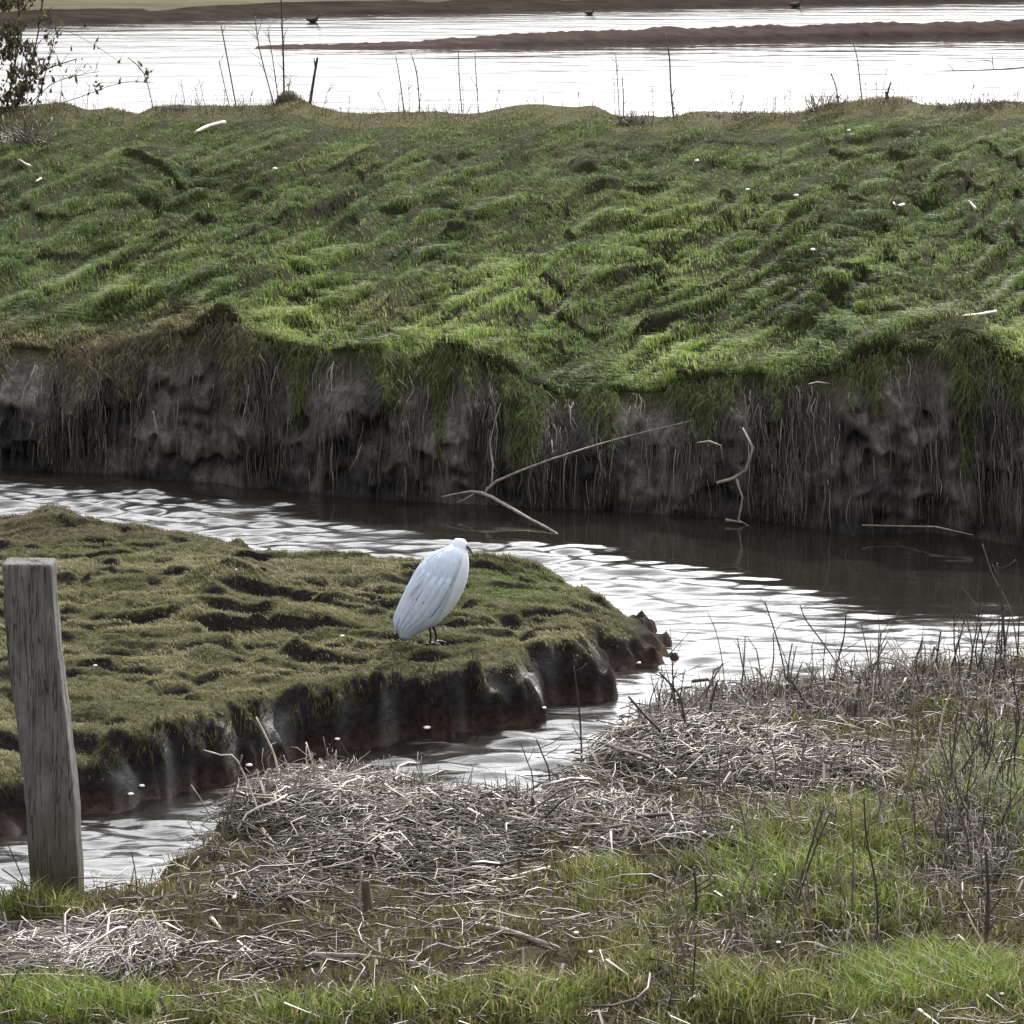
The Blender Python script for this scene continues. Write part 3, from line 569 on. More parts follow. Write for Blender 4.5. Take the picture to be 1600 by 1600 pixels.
dr = np.stack([np.cos(flow) * np.cos(el), np.sin(flow) * np.cos(el), np.sin(el)], 1)
C = np.stack([x_, y_, z_ + rng.uniform(.0, .05, n)], 1); A = C - dr * ln[:, None] / 2; B = C + dr * ln[:, None] / 2
A[:, 2] = np.maximum(A[:, 2], near_z(A[:, 0], A[:, 1]) + .004); B[:, 2] = np.maximum(B[:, 2], near_z(B[:, 0], B[:, 1]) + .004)
wp = blobs(px, py, [(530, 1230, 130, 40, 1), (120, 1490, 150, 40, .8), (870, 1240, 60, 30, .8), (1000, 1310, 80, 20, .7), (1170, 1190, 130, 30, .5)])
cols = mixc(n, [(.10, .085, .073), (.19, .166, .142), (.036, .030, .026), (.42, .38, .34)], [4, 3, 5, .8]); cols = cols + (np.array((.50, .46, .42)) - cols) * (wp * rng.uniform(0, .9, n))[:, None]
v0, f0, c0 = straws(A, B, rng.uniform(.0010, .0034, n), cols, .13)
n = 11300; y_ = rng.uniform(9.7, 17.0, n); x_ = rng.uniform(-.27, .27, n) * y_; z_ = near_z(x_, y_); px, py = pix(x_, y_, z_)      # coarser stems on top
De = y_ - np.interp(x_, ex, ey); L = blobs(px, py, LIT) + .30 * fbm(x_ * 3.5, y_ * 3.5, 2, 26)
kp = (De < .15) & (rng.uniform(0, 1, n) < .015 + sst(L, .35, .95)); x_, y_, z_, px, py = [a[kp] for a in (x_, y_, z_, px, py)]; n = len(x_)
ln = rng.uniform(.10, .50, n) * rng.uniform(.3, 1, n); flow = 2.2 * noise(x_ * 1.3, y_ * 1.0, 29) + rng.normal(0, .75, n); el = rng.normal(.05, .30, n)
dr = np.stack([np.cos(flow) * np.cos(el), np.sin(flow) * np.cos(el), np.sin(el)], 1); C = np.stack([x_, y_, z_ + rng.uniform(.005, .045, n)], 1); A = C - dr * ln[:, None] / 2; B = C + dr * ln[:, None] / 2
A[:, 2] = np.maximum(A[:, 2], near_z(A[:, 0], A[:, 1]) + .004); B[:, 2] = np.maximum(B[:, 2], near_z(B[:, 0], B[:, 1]) + .004)
wp = blobs(px, py, [(530, 1230, 130, 40, 1), (120, 1490, 150, 40, .8), (870, 1240, 60, 30, .8), (1000, 1310, 80, 20, .7), (1170, 1190, 130, 30, .5)])
cols = mixc(n, [(.11, .094, .08), (.22, .195, .165), (.045, .037, .033), (.48, .44, .40)], [4, 2.5, 4, .8]); cols = cols + (np.array((.58, .53, .48)) - cols) * (wp * rng.uniform(0, .9, n))[:, None]
v1, f1, c1 = straws(A, B, rng.uniform(.0020, .0040, n) * rng.uniform(.8, 2.2, n), cols, .15)
v = np.concatenate([v0, v1]); f = np.concatenate([f0, f1 + len(v0)]); c = np.concatenate([c0, c1])
tag(link('reed_litter', np_mesh('reed_litter', v, f, 4, c), M_straw), 'mat of flattened dead reeds and twigs on the near bank', 'reed litter', kind='stuff')
n = 28000; y_ = rng.uniform(9.7, 17.0, n); x_ = rng.uniform(-.27, .27, n) * y_; z_ = near_z(x_, y_); px, py = pix(x_, y_, z_)      # broad dead leaves
De = y_ - np.interp(x_, ex, ey); L = blobs(px, py, LIT) + .30 * fbm(x_ * 3.5, y_ * 3.5, 2, 26); kp = (De < .1) & (rng.uniform(0, 1, n) < .04 + .5 * sst(L, .3, .9)); x_, y_, z_ = x_[kp], y_[kp], z_[kp]; n = len(x_)
an = rng.uniform(0, 6.283, n); lean = np.stack([np.cos(an), np.sin(an), np.zeros(n)], 1) * rng.uniform(.8, 1.6, (n, 1))
v, f, c = blades(np.stack([x_, y_, z_ + rng.uniform(.005, .03, n)], 1), rng.uniform(.05, .14, n), rng.uniform(.007, .016, n), lean, mixc(n, [(.13, .11, .09), (.24, .21, .175), (.06, .05, .042), (.42, .38, .33)], [4, 3, 3, 1]), droop=.12)
tag(link('dead_leaves', np_mesh('dead_leaves', v, f, 3, c, False), M_straw), 'broad dead leaves mixed into the reed litter', 'dead leaves', kind='stuff')
# near bank: fine dead undergrowth standing in the right-hand tangle
n = 0; px_ = np.concatenate([rng.uniform(1030, 1600, 500), rng.normal(1560, 45, 1000), rng.normal(1350, 140, 900), rng.normal(1080, 55, 350), rng.uniform(330, 860, 420), rng.normal(1570, 50, 600), rng.uniform(1150, 1600, 400), rng.uniform(300, 900, 300)])
dn = np.concatenate([rng.uniform(2.4, 4.6, 500), rng.uniform(2.0, 4.0, 1000), rng.uniform(.1, 1.1, 900), rng.uniform(.1, .7, 350), rng.uniform(-.15, .25, 420), rng.uniform(.2, 3.8, 600), rng.uniform(1.6, 4.2, 400), rng.uniform(0, .5, 300)])
y_ = np.interp((px_ - 800) / F * 15.5, ex, ey); x_ = (px_ - 800) / F * y_; y_ = np.interp(x_, ex, ey) - dn + .05; x_ = (px_ - 800) / F * y_
kp = (px_ < 1690) & (px_ > 250) & (np.arange(len(px_)) >= 0); x_, y_ = x_[kp], y_[kp]; n = len(x_); A = np.stack([x_, y_, near_z(x_, y_) - .01], 1)
h = rng.uniform(.04, .19, n) * rng.uniform(.4, 1, n); an = rng.uniform(0, 6.283, n); le = np.abs(rng.normal(0, .45, n))
B = A + np.stack([np.cos(an) * le * h, np.sin(an) * le * h, h], 1)
v1, f1, c1 = straws(A, B, rng.uniform(.0012, .0030, n), mixc(n, [(.06, .05, .045), (.17, .15, .13), (.32, .29, .26)], [3, 4, 2]), .1)
t_ = rng.uniform(.3, .9, (n, 1)); A2 = A + (B - A) * t_; an = rng.uniform(0, 6.283, n); h2 = rng.uniform(.03, .10, n); B2 = A2 + np.stack([np.cos(an) * h2, np.sin(an) * h2, rng.uniform(-.1, .9, n) * h2], 1)
v2, f2, c2 = straws(A2, B2, rng.uniform(.0008, .0018, n), c1[::20], .1)
tag(link('dead_undergrowth', np_mesh('dead_undergrowth', np.concatenate([v1, v2]), np.concatenate([f1, f2 + len(v1)]), 4, np.concatenate([c1, c2])), M_straw), 'tangle of fine dead stems along the edge of the near bank', 'dead weeds', kind='stuff')

# ------------------------------------------------------------------ the egret
gp_ = isl_pt(672, 1009); YE = gp_[1]
L_ = [(626, 993), (617, 971), (626, 945), (636, 922), (649, 896), (662, 877), (678, 865), (699, 857), (706, 853), (706, 848.5), (712, 843.5)]
R_ = [(636, 994), (654, 987), (683, 977), (703, 957), (718, 937), (729, 912), (733, 888), (732, 869), (729, 861), (732, 853.5), (726, 845)]
eg = empty('egret', tuple(gp_))
tag(eg, 'hunched white egret standing on the turf islet with its head tucked in', 'egret')
def erings(Ls, Rs, nseg=20, dep=.80, grow=0.0, dy=None, phi0=None, phi1=None, sub=3):
    Ls = np.array(Ls, float); Rs = np.array(Rs, float); t = np.linspace(0, len(Ls) - 1, (len(Ls) - 1) * sub + 1); k = np.arange(len(Ls))
    Lx, Ly, Rx, Ry = [np.interp(t, k, a) for a in (Ls[:, 0], Ls[:, 1], Rs[:, 0], Rs[:, 1])]
    sm = lambda a: np.convolve(np.pad(a, 1, mode='edge'), [.25, .5, .25], 'valid')
    Lx, Ly, Rx, Ry = sm(Lx), sm(Ly), sm(Rx), sm(Ry); out = []
    for i in range(len(t)):
        a = V(Lx[i], Ly[i], YE); b = V(Rx[i], Ry[i], YE); c = (a + b) / 2; h = (b - a) / 2; hw = np.linalg.norm(h); u = h / hw; q = hw + grow
        ph = np.linspace(0, 2 * np.pi, nseg, endpoint=False)
        yo = 0 if dy is None else np.interp(t[i], k, dy)
        out.append(np.array([c + u * q * math.cos(p) + np.array((0, -1, 0)) * q * dep * math.sin(p) + np.array((0, yo, 0)) for p in ph]))
    return out
dyh = [0, 0, 0, 0, 0, 0, 0, .01, .03, .045, .05]
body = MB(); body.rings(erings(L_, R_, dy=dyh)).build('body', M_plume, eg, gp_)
def wing(phis, tip_shift, name):
    rr = erings(L_[:9], R_[:9], nseg=72, grow=.004, dy=dyh[:9]); N = len(rr); outer = []; inner = []
    for i, ring in enumerate(rr):
        t = i / (N - 1); a0 = np.interp(t, [0, .18, .4, .6, .8, 1], phis[0]); a1 = np.interp(t, [0, .18, .4, .6, .8, 1], phis[1])
        idx = np.linspace(a0, a1, 12) / 360 * 72; c = ring.mean(0); row = []
        for q in idx:
            k0 = int(math.floor(q)) % 72; fr = q - math.floor(q); p = ring[k0] * (1 - fr) + ring[(k0 + 1) % 72] * fr
            e = 1 - abs((q - idx[0]) / (idx[-1] - idx[0]) * 2 - 1) ** 4
            n_ = p - c; n_ = n_ / (np.linalg.norm(n_) + 1e-9)
            row.append(p + n_ * .011 * e + np.array(tip_shift) * (1 - t) ** 5)
        outer.append(np.array(row)); inner.append(np.array([c + (p - c) * .90 for p in row]))
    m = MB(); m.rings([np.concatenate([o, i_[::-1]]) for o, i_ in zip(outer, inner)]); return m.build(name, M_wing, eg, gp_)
def wing_feathers(o, phis, rows):
    """long overlapping feathers laid over the folded wing, joined into the wing mesh"""
    rr = erings(L_[:9], R_[:9], nseg=72, grow=.006, dy=dyh[:9]); N = len(rr); m = MB()
    def pt(t, deg, off):
        i = min(max(t, 0), 1) * (N - 1); i0 = min(int(i), N - 2); fr = i - i0; q = deg / 5.0; k0 = int(math.floor(q)) % 72; fq = q - math.floor(q)
        R0 = rr[i0] * (1 - fr) + rr[i0 + 1] * fr; p = R0[k0] * (1 - fq) + R0[(k0 + 1) % 72] * fq; c = R0.mean(0); n_ = p - c; n_ /= np.linalg.norm(n_) + 1e-9; return p + n_ * off
    for (t0, t1, cnt, wdeg, off) in rows:
        for q in range(cnt):
            dg = phis[0] + (phis[1] - phis[0]) * (q + .5) / cnt + random.uniform(-3, 3); a = t0 + random.uniform(-.02, .02); b = t1 + random.uniform(-.04, .04); rings_ = []
            for k in range(7):
                f_ = k / 6; t = a + (b - a) * f_; wd_ = wdeg * math.sin(math.pi * (.12 + .80 * (1 - f_))) ** .6; o_ = off + .004 * (1 - f_)
                rings_.append(np.array([pt(t, dg - wd_, o_ - .004), pt(t, dg - wd_ * .5, o_), pt(t, dg, o_ + .0015), pt(t, dg + wd_ * .5, o_), pt(t, dg + wd_, o_ - .004), pt(t, dg, o_ - .006)]))
            m.rings(rings_)
    me = o.data; v0 = [tuple(v.co) for v in me.vertices]; f0 = [tuple(p.vertices) for p in me.polygons]; g_ = np.array(gp_); b_ = len(v0)
    me2 = bpy.data.meshes.new('wing'); me2.from_pydata(v0 + [tuple(p - g_) for p in m.v], [], f0 + [tuple(x + b_ for x in q) for q in m.f]); me2.materials.append(M_wing)
    me2.polygons.foreach_set('use_smooth', [True] * len(me2.polygons)); o.data = me2
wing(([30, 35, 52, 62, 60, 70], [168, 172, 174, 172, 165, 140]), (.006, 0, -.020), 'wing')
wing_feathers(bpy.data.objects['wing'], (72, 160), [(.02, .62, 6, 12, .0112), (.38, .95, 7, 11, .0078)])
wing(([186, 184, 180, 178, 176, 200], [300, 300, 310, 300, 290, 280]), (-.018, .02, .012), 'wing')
pm = MB()                                          # fine plumes trailing over the back
for k in range(46):
    q = random.uniform(-1, 1); st_ = np.array(V(700 + 9 * q + random.uniform(-8, 6), 868 + random.uniform(0, 22), YE - .075 + .012 * q * q)); en = np.array(V(650 + 20 * q + random.uniform(-14, 14), 945 + random.uniform(-20, 25), YE - .105 + .02 * q * q))
    md = (st_ + en) / 2 + np.array((random.uniform(-.006, .006), -.012, .002)); pm.tube([st_, md, en], [.0016, .0016, .0006], 5)
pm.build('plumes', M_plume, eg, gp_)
for (tx, fx_, fy_, dy_) in ((668, 672, 1009, 0.0), (676, 681, 1003, .05)):
    m = MB(); a = V(tx, 976, YE + dy_); k_ = V(tx + 5, 990, YE + dy_ - .01); b = V(fx_, fy_, YE + dy_); b[2] = float(isl_z(np.array([b[0]]), np.array([b[1]]))[0]) + .006
    m.tube([a, k_, b], [.009, .0065, .0055], 8); lg = m.build('leg', M_leg, eg, gp_)
    m = MB()
    for an in (-.6, 0.1, .7, 3.2): m.tube([b, b + np.array((math.cos(an + .5) * .03, math.sin(an + .5) * .03, .004)), b + np.array((math.cos(an + .5) * .058, math.sin(an + .5) * .058, -.003))], [.005, .004, .002], 6)
    m.build('foot', M_leg, lg, gp_)
m = MB(); a = V(729, 853, YE + .03); m.tube([a, V(734, 859, YE + .02), V(739, 869, YE + .01)], [.0105, .0085, .002], 8); m.build('bill', M_bill, eg, gp_)
for (ex_, dy_) in ((730.5, .035), (714, .085)):
    m = MB(); m.ball(V(ex_, 850.5, YE + dy_), .005, 8, 6); m.build('eye', M_bill, eg, gp_)

# ------------------------------------------------------------------ fence post
g = near_pt(92, 1404); YP = g[1]
pl = [(3, 886), (5, 925), (8, 980), (14, 1050), (22, 1110), (33, 1180), (40, 1260), (45, 1340), (48, 1418)]
pr = [(86, 887), (88, 925), (93, 980), (99, 1050), (108, 1120), (117, 1190), (123, 1260), (127, 1340), (130, 1418)]
pl = [(x - 1, y) for x, y in pl]
rings = []; tt = np.linspace(0, 8, 60)
for t in tt:
    lx, ly = np.interp(t, range(9), [p[0] for p in pl]), np.interp(t, range(9), [p[1] for p in pl]); rx_, ry_ = np.interp(t, range(9), [p[0] for p in pr]), np.interp(t, range(9), [p[1] for p in pr])
    a = V(lx, ly, YP); b = V(rx_ - 6, ry_, YP); u = b - a; w_ = np.linalg.norm(u); u /= w_; ring = []
    n_side = 14
    for side in range(4):
        for k in range(n_side):
            s_ = k / n_side
            x = [s_, 1, 1 - s_, 0][side] * w_; y = [0, s_, 1, 1 - s_][side] * .15
            cxn = min(x, w_ - x) ; cyn = min(y, .15 - y)
            rnd = .006 * math.exp(-(cxn / .006)) * math.exp(-(cyn / .006))
            p = a + u * x + np.array((0, y, 0)); c = a + u * w_ / 2 + np.array((0, .075, 0))
            h_ = .0045 * float(noise(np.array(x * 90 + side * 7), np.array(p[2] * 5 + y * 60), 90)) + .004 * float(noise(np.array(x * 25 + side * 3), np.array(p[2] * 9), 91))
            if side == 0 and .86 < s_ < .95 and t < 3.2: h_ -= .012 * (1 - t / 3.2)
            dd_ = p - c; dd_[2] = 0; p = p + dd_ / np.linalg.norm(dd_) * (h_ - rnd); ring.append(p)
    rings.append(np.array(ring))
top = [rings[0]]; c = rings[0].mean(0)
for (k, dz) in ((.97, .006), (.8, .009), (.4, .010), (.05, .009)): top.insert(0, c + (rings[0] - c) * k + np.array((0, 0, dz)) + np.array([[0, 0, .003 * float(noise(np.array(p[0] * 60), np.array(p[1] * 60), 92))] for p in rings[0]]) )
m = MB(); m.rings(top + rings[1:]); po = m.build('fence_post', M_wood, None, tuple(g))
tag(po, 'weathered grey square wooden post leaning left on the near bank', 'fence post')

# ------------------------------------------------------------------ stalks, sticks, driftwood (each traced where it stands)
def on_near(pts, r0, r1, mtl, name, label, cat, group=None, base=None, dy=0.0, twigs=0):
    """pts from the tip down to the foot; the foot stands on the near bank"""
    b = near_pt(*(base or pts[-1])); Y = b[1]; P = [V(x, y, Y + dy * (1 - i / max(1, len(pts) - 1))) for i, (x, y) in enumerate(pts)]
    if base: P.append(b)
    P[-1] = P[-1] - np.array((0, 0, .015)); m = MB(); m.tube(P, list(np.linspace(r1, r0, len(P))), 6, .12)
    for k in range(twigs):
        i = random.randrange(0, len(P) - 1); p = P[i] + (P[i + 1] - P[i]) * random.random(); a = random.choice((-1, 1)) * random.uniform(.3, 1.1); l_ = random.uniform(.04, .10)
        m.tube([p, p + np.array((math.sin(a) * l_ * .6, random.uniform(-.02, .02), math.cos(a) * l_ * .5)), p + np.array((math.sin(a) * l_, random.uniform(-.03, .03), math.cos(a) * l_))], [r1 * .7, r1 * .6, r1 * .3], 5)
    o = m.build(name, mtl, None, tuple(P[-1])); tag(o, label, cat, group); return o
GS = 'dry stalks standing along the near bank'
ST = [
 ([(1195, 940), (1210, 985), (1222, 1030)], (1232, 1082), .0042, M_bark_dark, 'dark leaning stalk crossing the bright water right of the islet tip'),
 ([(1250, 945), (1260, 970), (1290, 1010)], (1330, 1066), .0036, M_bark_dark, 'short dark stalk leaning right just below the calm dark reflection'),
 ([(1322, 955), (1318, 1000), (1304, 1050)], (1300, 1080), .0040, M_bark_dark, 'forked dark stalk rising straight above the weed tangle'),
 ([(1345, 970), (1354, 1015), (1360, 1050)], (1362, 1072), .0032, M_bark_dark, 'slim dark stalk just right of the forked one'),
 ([(1470, 985), (1463, 1030), (1450, 1075)], (1447, 1062), .0056, M_bark_dark, 'thick dark stalk with a blunt top over the water at right'),
 ([(1238, 1005), (1233, 1032)], (1228, 1080), .0040, M_bark_dark, 'stubby dark upright stalk against the water above the weed tangle'),
 ([(1105, 955), (1118, 985), (1128, 1030)], (1135, 1092), .0024, M_bark, 'very thin grey stalk in open water right of the islet tip'),
 ([(1030, 1050), (1060, 1085), (1068, 1115)], (1075, 1150), .0062, M_bark_dark, 'stout dark stalk bent at its top in the tangle below the islet tip'),
 ([(982, 1088), (1005, 1115), (1032, 1142)], (1050, 1160), .0070, M_bark_dark, 'thick dark broken stick leaning left out of the tangle'),
 ([(1130, 1035), (1105, 1075), (1075, 1112), (1050, 1135)], (1048, 1150), .0050, M_bark, 'brown stick leaning far right out of the tangle'),
 ([(1122, 1062), (1112, 1095)], (1106, 1130), .0068, M_bark_dark, 'short dark broken stub in the tangle'),
 ([(1226, 1040), (1205, 1090), (1180, 1150)], (1176, 1158), .0050, M_drift, 'pale grey stick leaning right behind the litter'),
 ([(1236, 1062), (1250, 1085), (1266, 1112)], (1275, 1125), .0070, M_bark_dark, 'thick black stick leaning left at the water edge'),
 ([(1345, 1058), (1338, 1095)], (1336, 1130), .0065, M_bark_dark, 'dark stub with a hooked top among the weeds'),
 ([(897, 1042), (905, 1110), (909, 1182)], (910, 1192), .0048, M_bark_dark, 'lone dark upright stick at the water edge below the islet tip'),
 ([(838, 1155), (848, 1180), (858, 1208)], (862, 1222), .0042, M_bark_dark, 'dark stick leaning left beside the narrow water'),
 ([(812, 1158), (824, 1190), (832, 1214)], (836, 1224), .0030, M_bark_dark, 'thin dark stick just left of the leaning one'),
 ([(1484, 1085), (1472, 1120), (1466, 1160), (1450, 1190)], (1420, 1208), .0048, M_pale, 'pale curved stalk rising from the right end of the litter'),
 ([(1288, 1258), (1268, 1320), (1244, 1400)], (1238, 1425), .0048, M_bark_dark, 'long dark stalk leaning right in the bright grass'),
 ([(1298, 1268), (1272, 1330), (1250, 1398)], (1244, 1428), .0040, M_bark_dark, 'dark stalk crossing close beside the long leaning one'),
 ([(1350, 1245), (1354, 1310), (1368, 1380), (1372, 1460)], (1372, 1480), .0046, M_bark_dark, 'tall crooked dark stalk with a swollen node in the grass'),
 ([(1328, 1250), (1333, 1330), (1332, 1420)], (1332, 1440), .0036, M_bark, 'brown upright stalk just left of the crooked one'),
 ([(1426, 1240), (1430, 1300), (1432, 1360)], (1433, 1372), .0034, M_bark_dark, 'straight dark stalk in the grass right of the crooked one'),
 ([(1540, 1325), (1544, 1390), (1541, 1465)], (1541, 1475), .0085, M_bark_dark, 'thickest black upright stalk in the thicket at the right edge'),
 ([(1084, 1355), (1088, 1400), (1086, 1440)], (1086, 1450), .0068, M_bark_dark, 'black stub standing where litter meets the grass'),
 ([(1087, 1462), (1084, 1520), (1081, 1576)], (1081, 1582), .0042, M_bark_dark, 'straight black stalk near the bottom of the picture'),
 ([(1000, 1285), (1030, 1318), (1068, 1352)], (1080, 1362), .0036, M_pale, 'pale straw leaning left at the edge of the bright grass'),
 ([(1146, 1460), (1135, 1482), (1122, 1502)], (1120, 1512), .0040, M_pale, 'broad pale blade leaning right in the dull grass'),
 ([(1512, 1428), (1522, 1450), (1536, 1476)], (1538, 1480), .0042, M_pale, 'pale blade leaning left below the black thicket stalk'),
 ([(1342, 1440), (1356, 1475), (1371, 1510)], (1372, 1514), .0030, M_pale, 'thin pale straw at the foot of the crooked stalk'),
 ([(236, 1422), (250, 1455), (256, 1490), (250, 1525)], (249, 1530), .0036, M_pale, 'pale bent straw standing right of the white litter patch'),
 ([(566, 1362), (562, 1395), (565, 1428)], (565, 1432), .0042, M_pale, 'pale upright straw beside the mossy stake'),
 ([(582, 1336), (588, 1352), (591, 1368)], (592, 1375), .0042, M_pale, 'short white straw just above the mossy stake'),
 ([(400, 1120), (415, 1150), (430, 1185)], (436, 1225), .0044, M_pale, 'pale straw leaning left against the dark islet mud'),
 ([(318, 1172), (345, 1180), (372, 1190)], (405, 1240), .0036, M_pale, 'pale stem bent flat to the left over the water'),
 ([(478, 1160), (486, 1185)], (492, 1212), .0044, M_pale, 'short pale straw sticking up at the top of the litter mound'),
 ([(378, 1180), (366, 1240), (345, 1310)], (338, 1332), .0044, M_bark, 'olive brown stalk curving up at the left end of the litter mound'),
 ([(12, 1318), (28, 1355), (46, 1400)], (50, 1418), .0026, M_bark_dark, 'thin dark twig leaning against the left of the wooden post'),
 ([(205, 1330), (212, 1365)], (214, 1395), .0026, M_bark_dark, 'thin dark twig standing at the water edge right of the wooden post'),
 ([(650, 1235), (651, 1290)], (652, 1322), .0040, M_pale, 'straight pale upright straw in the middle of the litter mound'),
 ([(712, 1330), (716, 1365)], (718, 1375), .0036, M_pale, 'small pale hooked straw right of the mossy stake'),
 ([(1558, 880), (1566, 950), (1570, 1010)], (1574, 1040), .0060, M_bark_dark, 'tall dark weed stem rising at the right edge over the creek'),
 ([(1535, 850), (1552, 900), (1580, 955)], (1592, 1035), .0034, M_bark, 'thin arched brown stem at the right edge over the creek'),
 ([(1596, 930), (1592, 980)], (1590, 1035), .0040, M_bark_dark, 'dark stem cut by the right edge of the picture'),
]
for pts, base, r_, mt, lab in ST:
    on_near(pts, r_, r_ * .65, mt, 'dry_stalk', lab, 'stalk', GS, base, random.uniform(-.05, .05), 2 if mt is M_bark_dark and len(pts) > 2 else 0)
GT = 'dry stalks of the tangle on the right'
protos = []
for k in range(8):
    m = MB(); h = random.uniform(.16, .34); bx_ = random.uniform(-.08, .08); P = [np.array((0, 0, -.01)), np.array((bx_ * .4, random.uniform(-.02, .02), h * .5)), np.array((bx_, random.uniform(-.03, .03), h))]
    m.tube(P, [.0036, .003, .0018], 6, .1)
    for q in range(random.randrange(1, 5)):
        p = P[1] + (P[2] - P[1]) * random.random(); a = random.uniform(-1.2, 1.2); l_ = random.uniform(.05, .12)
        m.tube([p, p + np.array((math.sin(a) * l_, random.uniform(-.04, .04), math.cos(a) * l_))], [.0018, .0009], 5)
    protos.append(m)
cl = [('thin dry stalk standing in the dense tangle below the islet tip', 1010, 1110, .2, .7, 8), ('thin dry stalk standing against the bright water at right', 1150, 1420, .1, .7, 16), ('thin dry stalk standing in the weeds under the dark reflection', 1420, 1600, .1, 1.0, 20), ('thin dry stalk standing in the dark thicket at the right edge', 1500, 1610, 1.9, 3.8, 46), ('thin dry stalk standing in the bright near grass', 1060, 1490, 1.9, 4.3, 48)]
mats = [M_bark_dark, M_bark, M_bark_dark, M_bark_dark, M_bark]
for (lab, x0, x1, d0, d1, cnt), mt in zip(cl, mats):
    meshes = []
    for m in protos:
        me = bpy.data.meshes.new('thin_stalk'); me.from_pydata([tuple(p) for p in m.v], [], m.f); me.materials.append(mt); meshes.append(me)
    for k in range(cnt):
        px_ = random.uniform(x0, x1); y = float(np.interp((px_ - 800) / F * 15.5, ex, ey)) - random.uniform(d0, d1); x = (px_ - 800) / F * y
        o = bpy.data.objects.new('thin_stalk', random.choice(meshes)); COL.objects.link(o)
        o.location = (x, y, float(near_z(np.array([x]), np.array([y]))[0])); o.rotation_euler = (random.gauss(0, .12), random.gauss(0, .2), random.uniform(0, 6.28)); s_ = random.uniform(.7, 1.25); o.scale = (s_, s_, s_)
        tag(o, lab, 'stalk', lab.replace('thin dry stalk standing', 'thin stalks'))
# short mossy stake
g = near_pt(575, 1432); m = MB()
m.tube([V(571, 1376, g[1]), V(573, 1395, g[1]), V(577, 1434, g[1]) - np.array((0, 0, .02))], [.010, .015, .018], 9, .25)
M_stake = solid('mossy_stake', (.04, .038, .025), (.085, .075, .05), (50, 50, 8), .9, .7, .005)
tag(m.build('stake', M_stake, None, tuple(g)), 'short mossy brown stake stump in the litter', 'stake')
# sticks lying on the near bank
def lying(pts, r0, r1, mtl, label, name='fallen_stick', cat='stick', lift=.012):
    P = [near_pt(*p) + np.array((0, 0, lift)) for p in pts]; m = MB(); m.tube(P, list(np.linspace(r0, r1, len(P))), 7, .15)
    tag(m.build(name, mtl, None, tuple(P[0])), label, cat, 'sticks lying on the near bank')
for a in [
 ([(715, 1402), (770, 1384), (860, 1360)], .0075, .005, M_pale, 'pale straight stick slanting up right below the litter mound'),
 ([(735, 1452), (790, 1460), (855, 1482)], .013, .008, M_drift, 'thick grey stick lying in the bare brown patch'),
 ([(480, 1498), (560, 1500), (640, 1510)], .010, .007, M_drift, 'long grey stick lying flat above the bottom grass'),
 ([(640, 1510), (700, 1535), (765, 1550)], .012, .008, M_drift, 'grey stick slanting down right toward the bottom grass'),
 ([(860, 1265), (893, 1230), (905, 1205)], .0055, .004, M_pale, 'pinkish pale forked stick at the right of the mound'),
 ([(70, 1452), (110, 1446), (152, 1438)], .008, .006, M_pale, 'bleached stick lying at the foot of the wooden post'),
 ([(330, 1440), (345, 1458)], .008, .005, M_pale, 'white stick pair lying alone on brown ground left of the mossy stake'),
 ([(410, 1300), (440, 1340), (465, 1372)], .0060, .004, M_drift, 'grey stick slanting down the left of the mound'),
 ([(455, 1262), (470, 1300), (482, 1328)], .0055, .004, M_pale, 'pale stick lying on the left crown of the mound'),
 ([(635, 1325), (655, 1352), (670, 1368)], .0060, .004, M_pale, 'pale stick lying right above the mossy stake'),
 ([(405, 1375), (440, 1378), (470, 1374)], .0060, .005, M_pale, 'pale stick lying level below the mound at left'),
 ([(860, 1222), (900, 1208), (940, 1196)], .0060, .004, M_pale, 'pale stick lying by the narrow water'),
 ([(1100, 1195), (1150, 1175), (1210, 1160)], .0070, .005, M_drift, 'grey stick lying along the top of the right litter'),
 ([(1050, 1225), (1110, 1212), (1165, 1185)], .0065, .004, M_drift, 'grey stick lying across the middle of the right litter'),
 ([(925, 1262), (975, 1262)], .0055, .004, M_pale, 'pale stick with a sharp bend between the two litter heaps'),
 ([(1370, 1222), (1400, 1205), (1440, 1196)], .0065, .005, M_pale, 'pale stick lying at the foot of the curved pale stalk'),
 ([(1310, 1190), (1335, 1205)], .0060, .005, M_pale, 'short pale stick lying at the right end of the litter'),
 ([(950, 1505), (990, 1512)], .0055, .004, M_pale, 'bright short stick lying alone in the dull grass'),
]: lying(*a)

# driftwood under the far bank
yb = Yw(0.0)
def WP(px, py, off=0.0, z=None):
    Y = float(Yw((px - 800) / F * 28)) - off; return V(px, py, Y)
m = MB(); m.tube([WP(690, 777, .3), WP(722, 770, .3), WP(752, 770, .3), WP(788, 788, .45), WP(830, 812, .75), WP(868, 832, 1.05), WP(882, 848, 1.2)], [.004, .008, .012, .013, .011, .008, .005], 8, .3, 2)
br = empty('driftwood_branch', tuple(WP(752, 790, .3))); tag(br, 'forked bare branch lying half in the creek under the far bank', 'branch')
m.build('limb', M_drift, br, tuple(br.location))
m = MB(); m.tube([WP(758, 772, .3), WP(775, 752, .28), WP(850, 722, .22), WP(880, 712, .2), WP(950, 690, .1), WP(1020, 672, .05), WP(1082, 657, .0)], [.011, .010, .007, .009, .006, .004, .002], 7, .3, 2); m.build('twig', M_drift, br, tuple(br.location))
m = MB(); m.tube([WP(768, 758, .28), WP(770, 725, .2), WP(766, 690, .12), WP(782, 630, .05)], [.006, .007, .005, .002], 7, .3, 2); m.build('twig', M_drift, br, tuple(br.location))
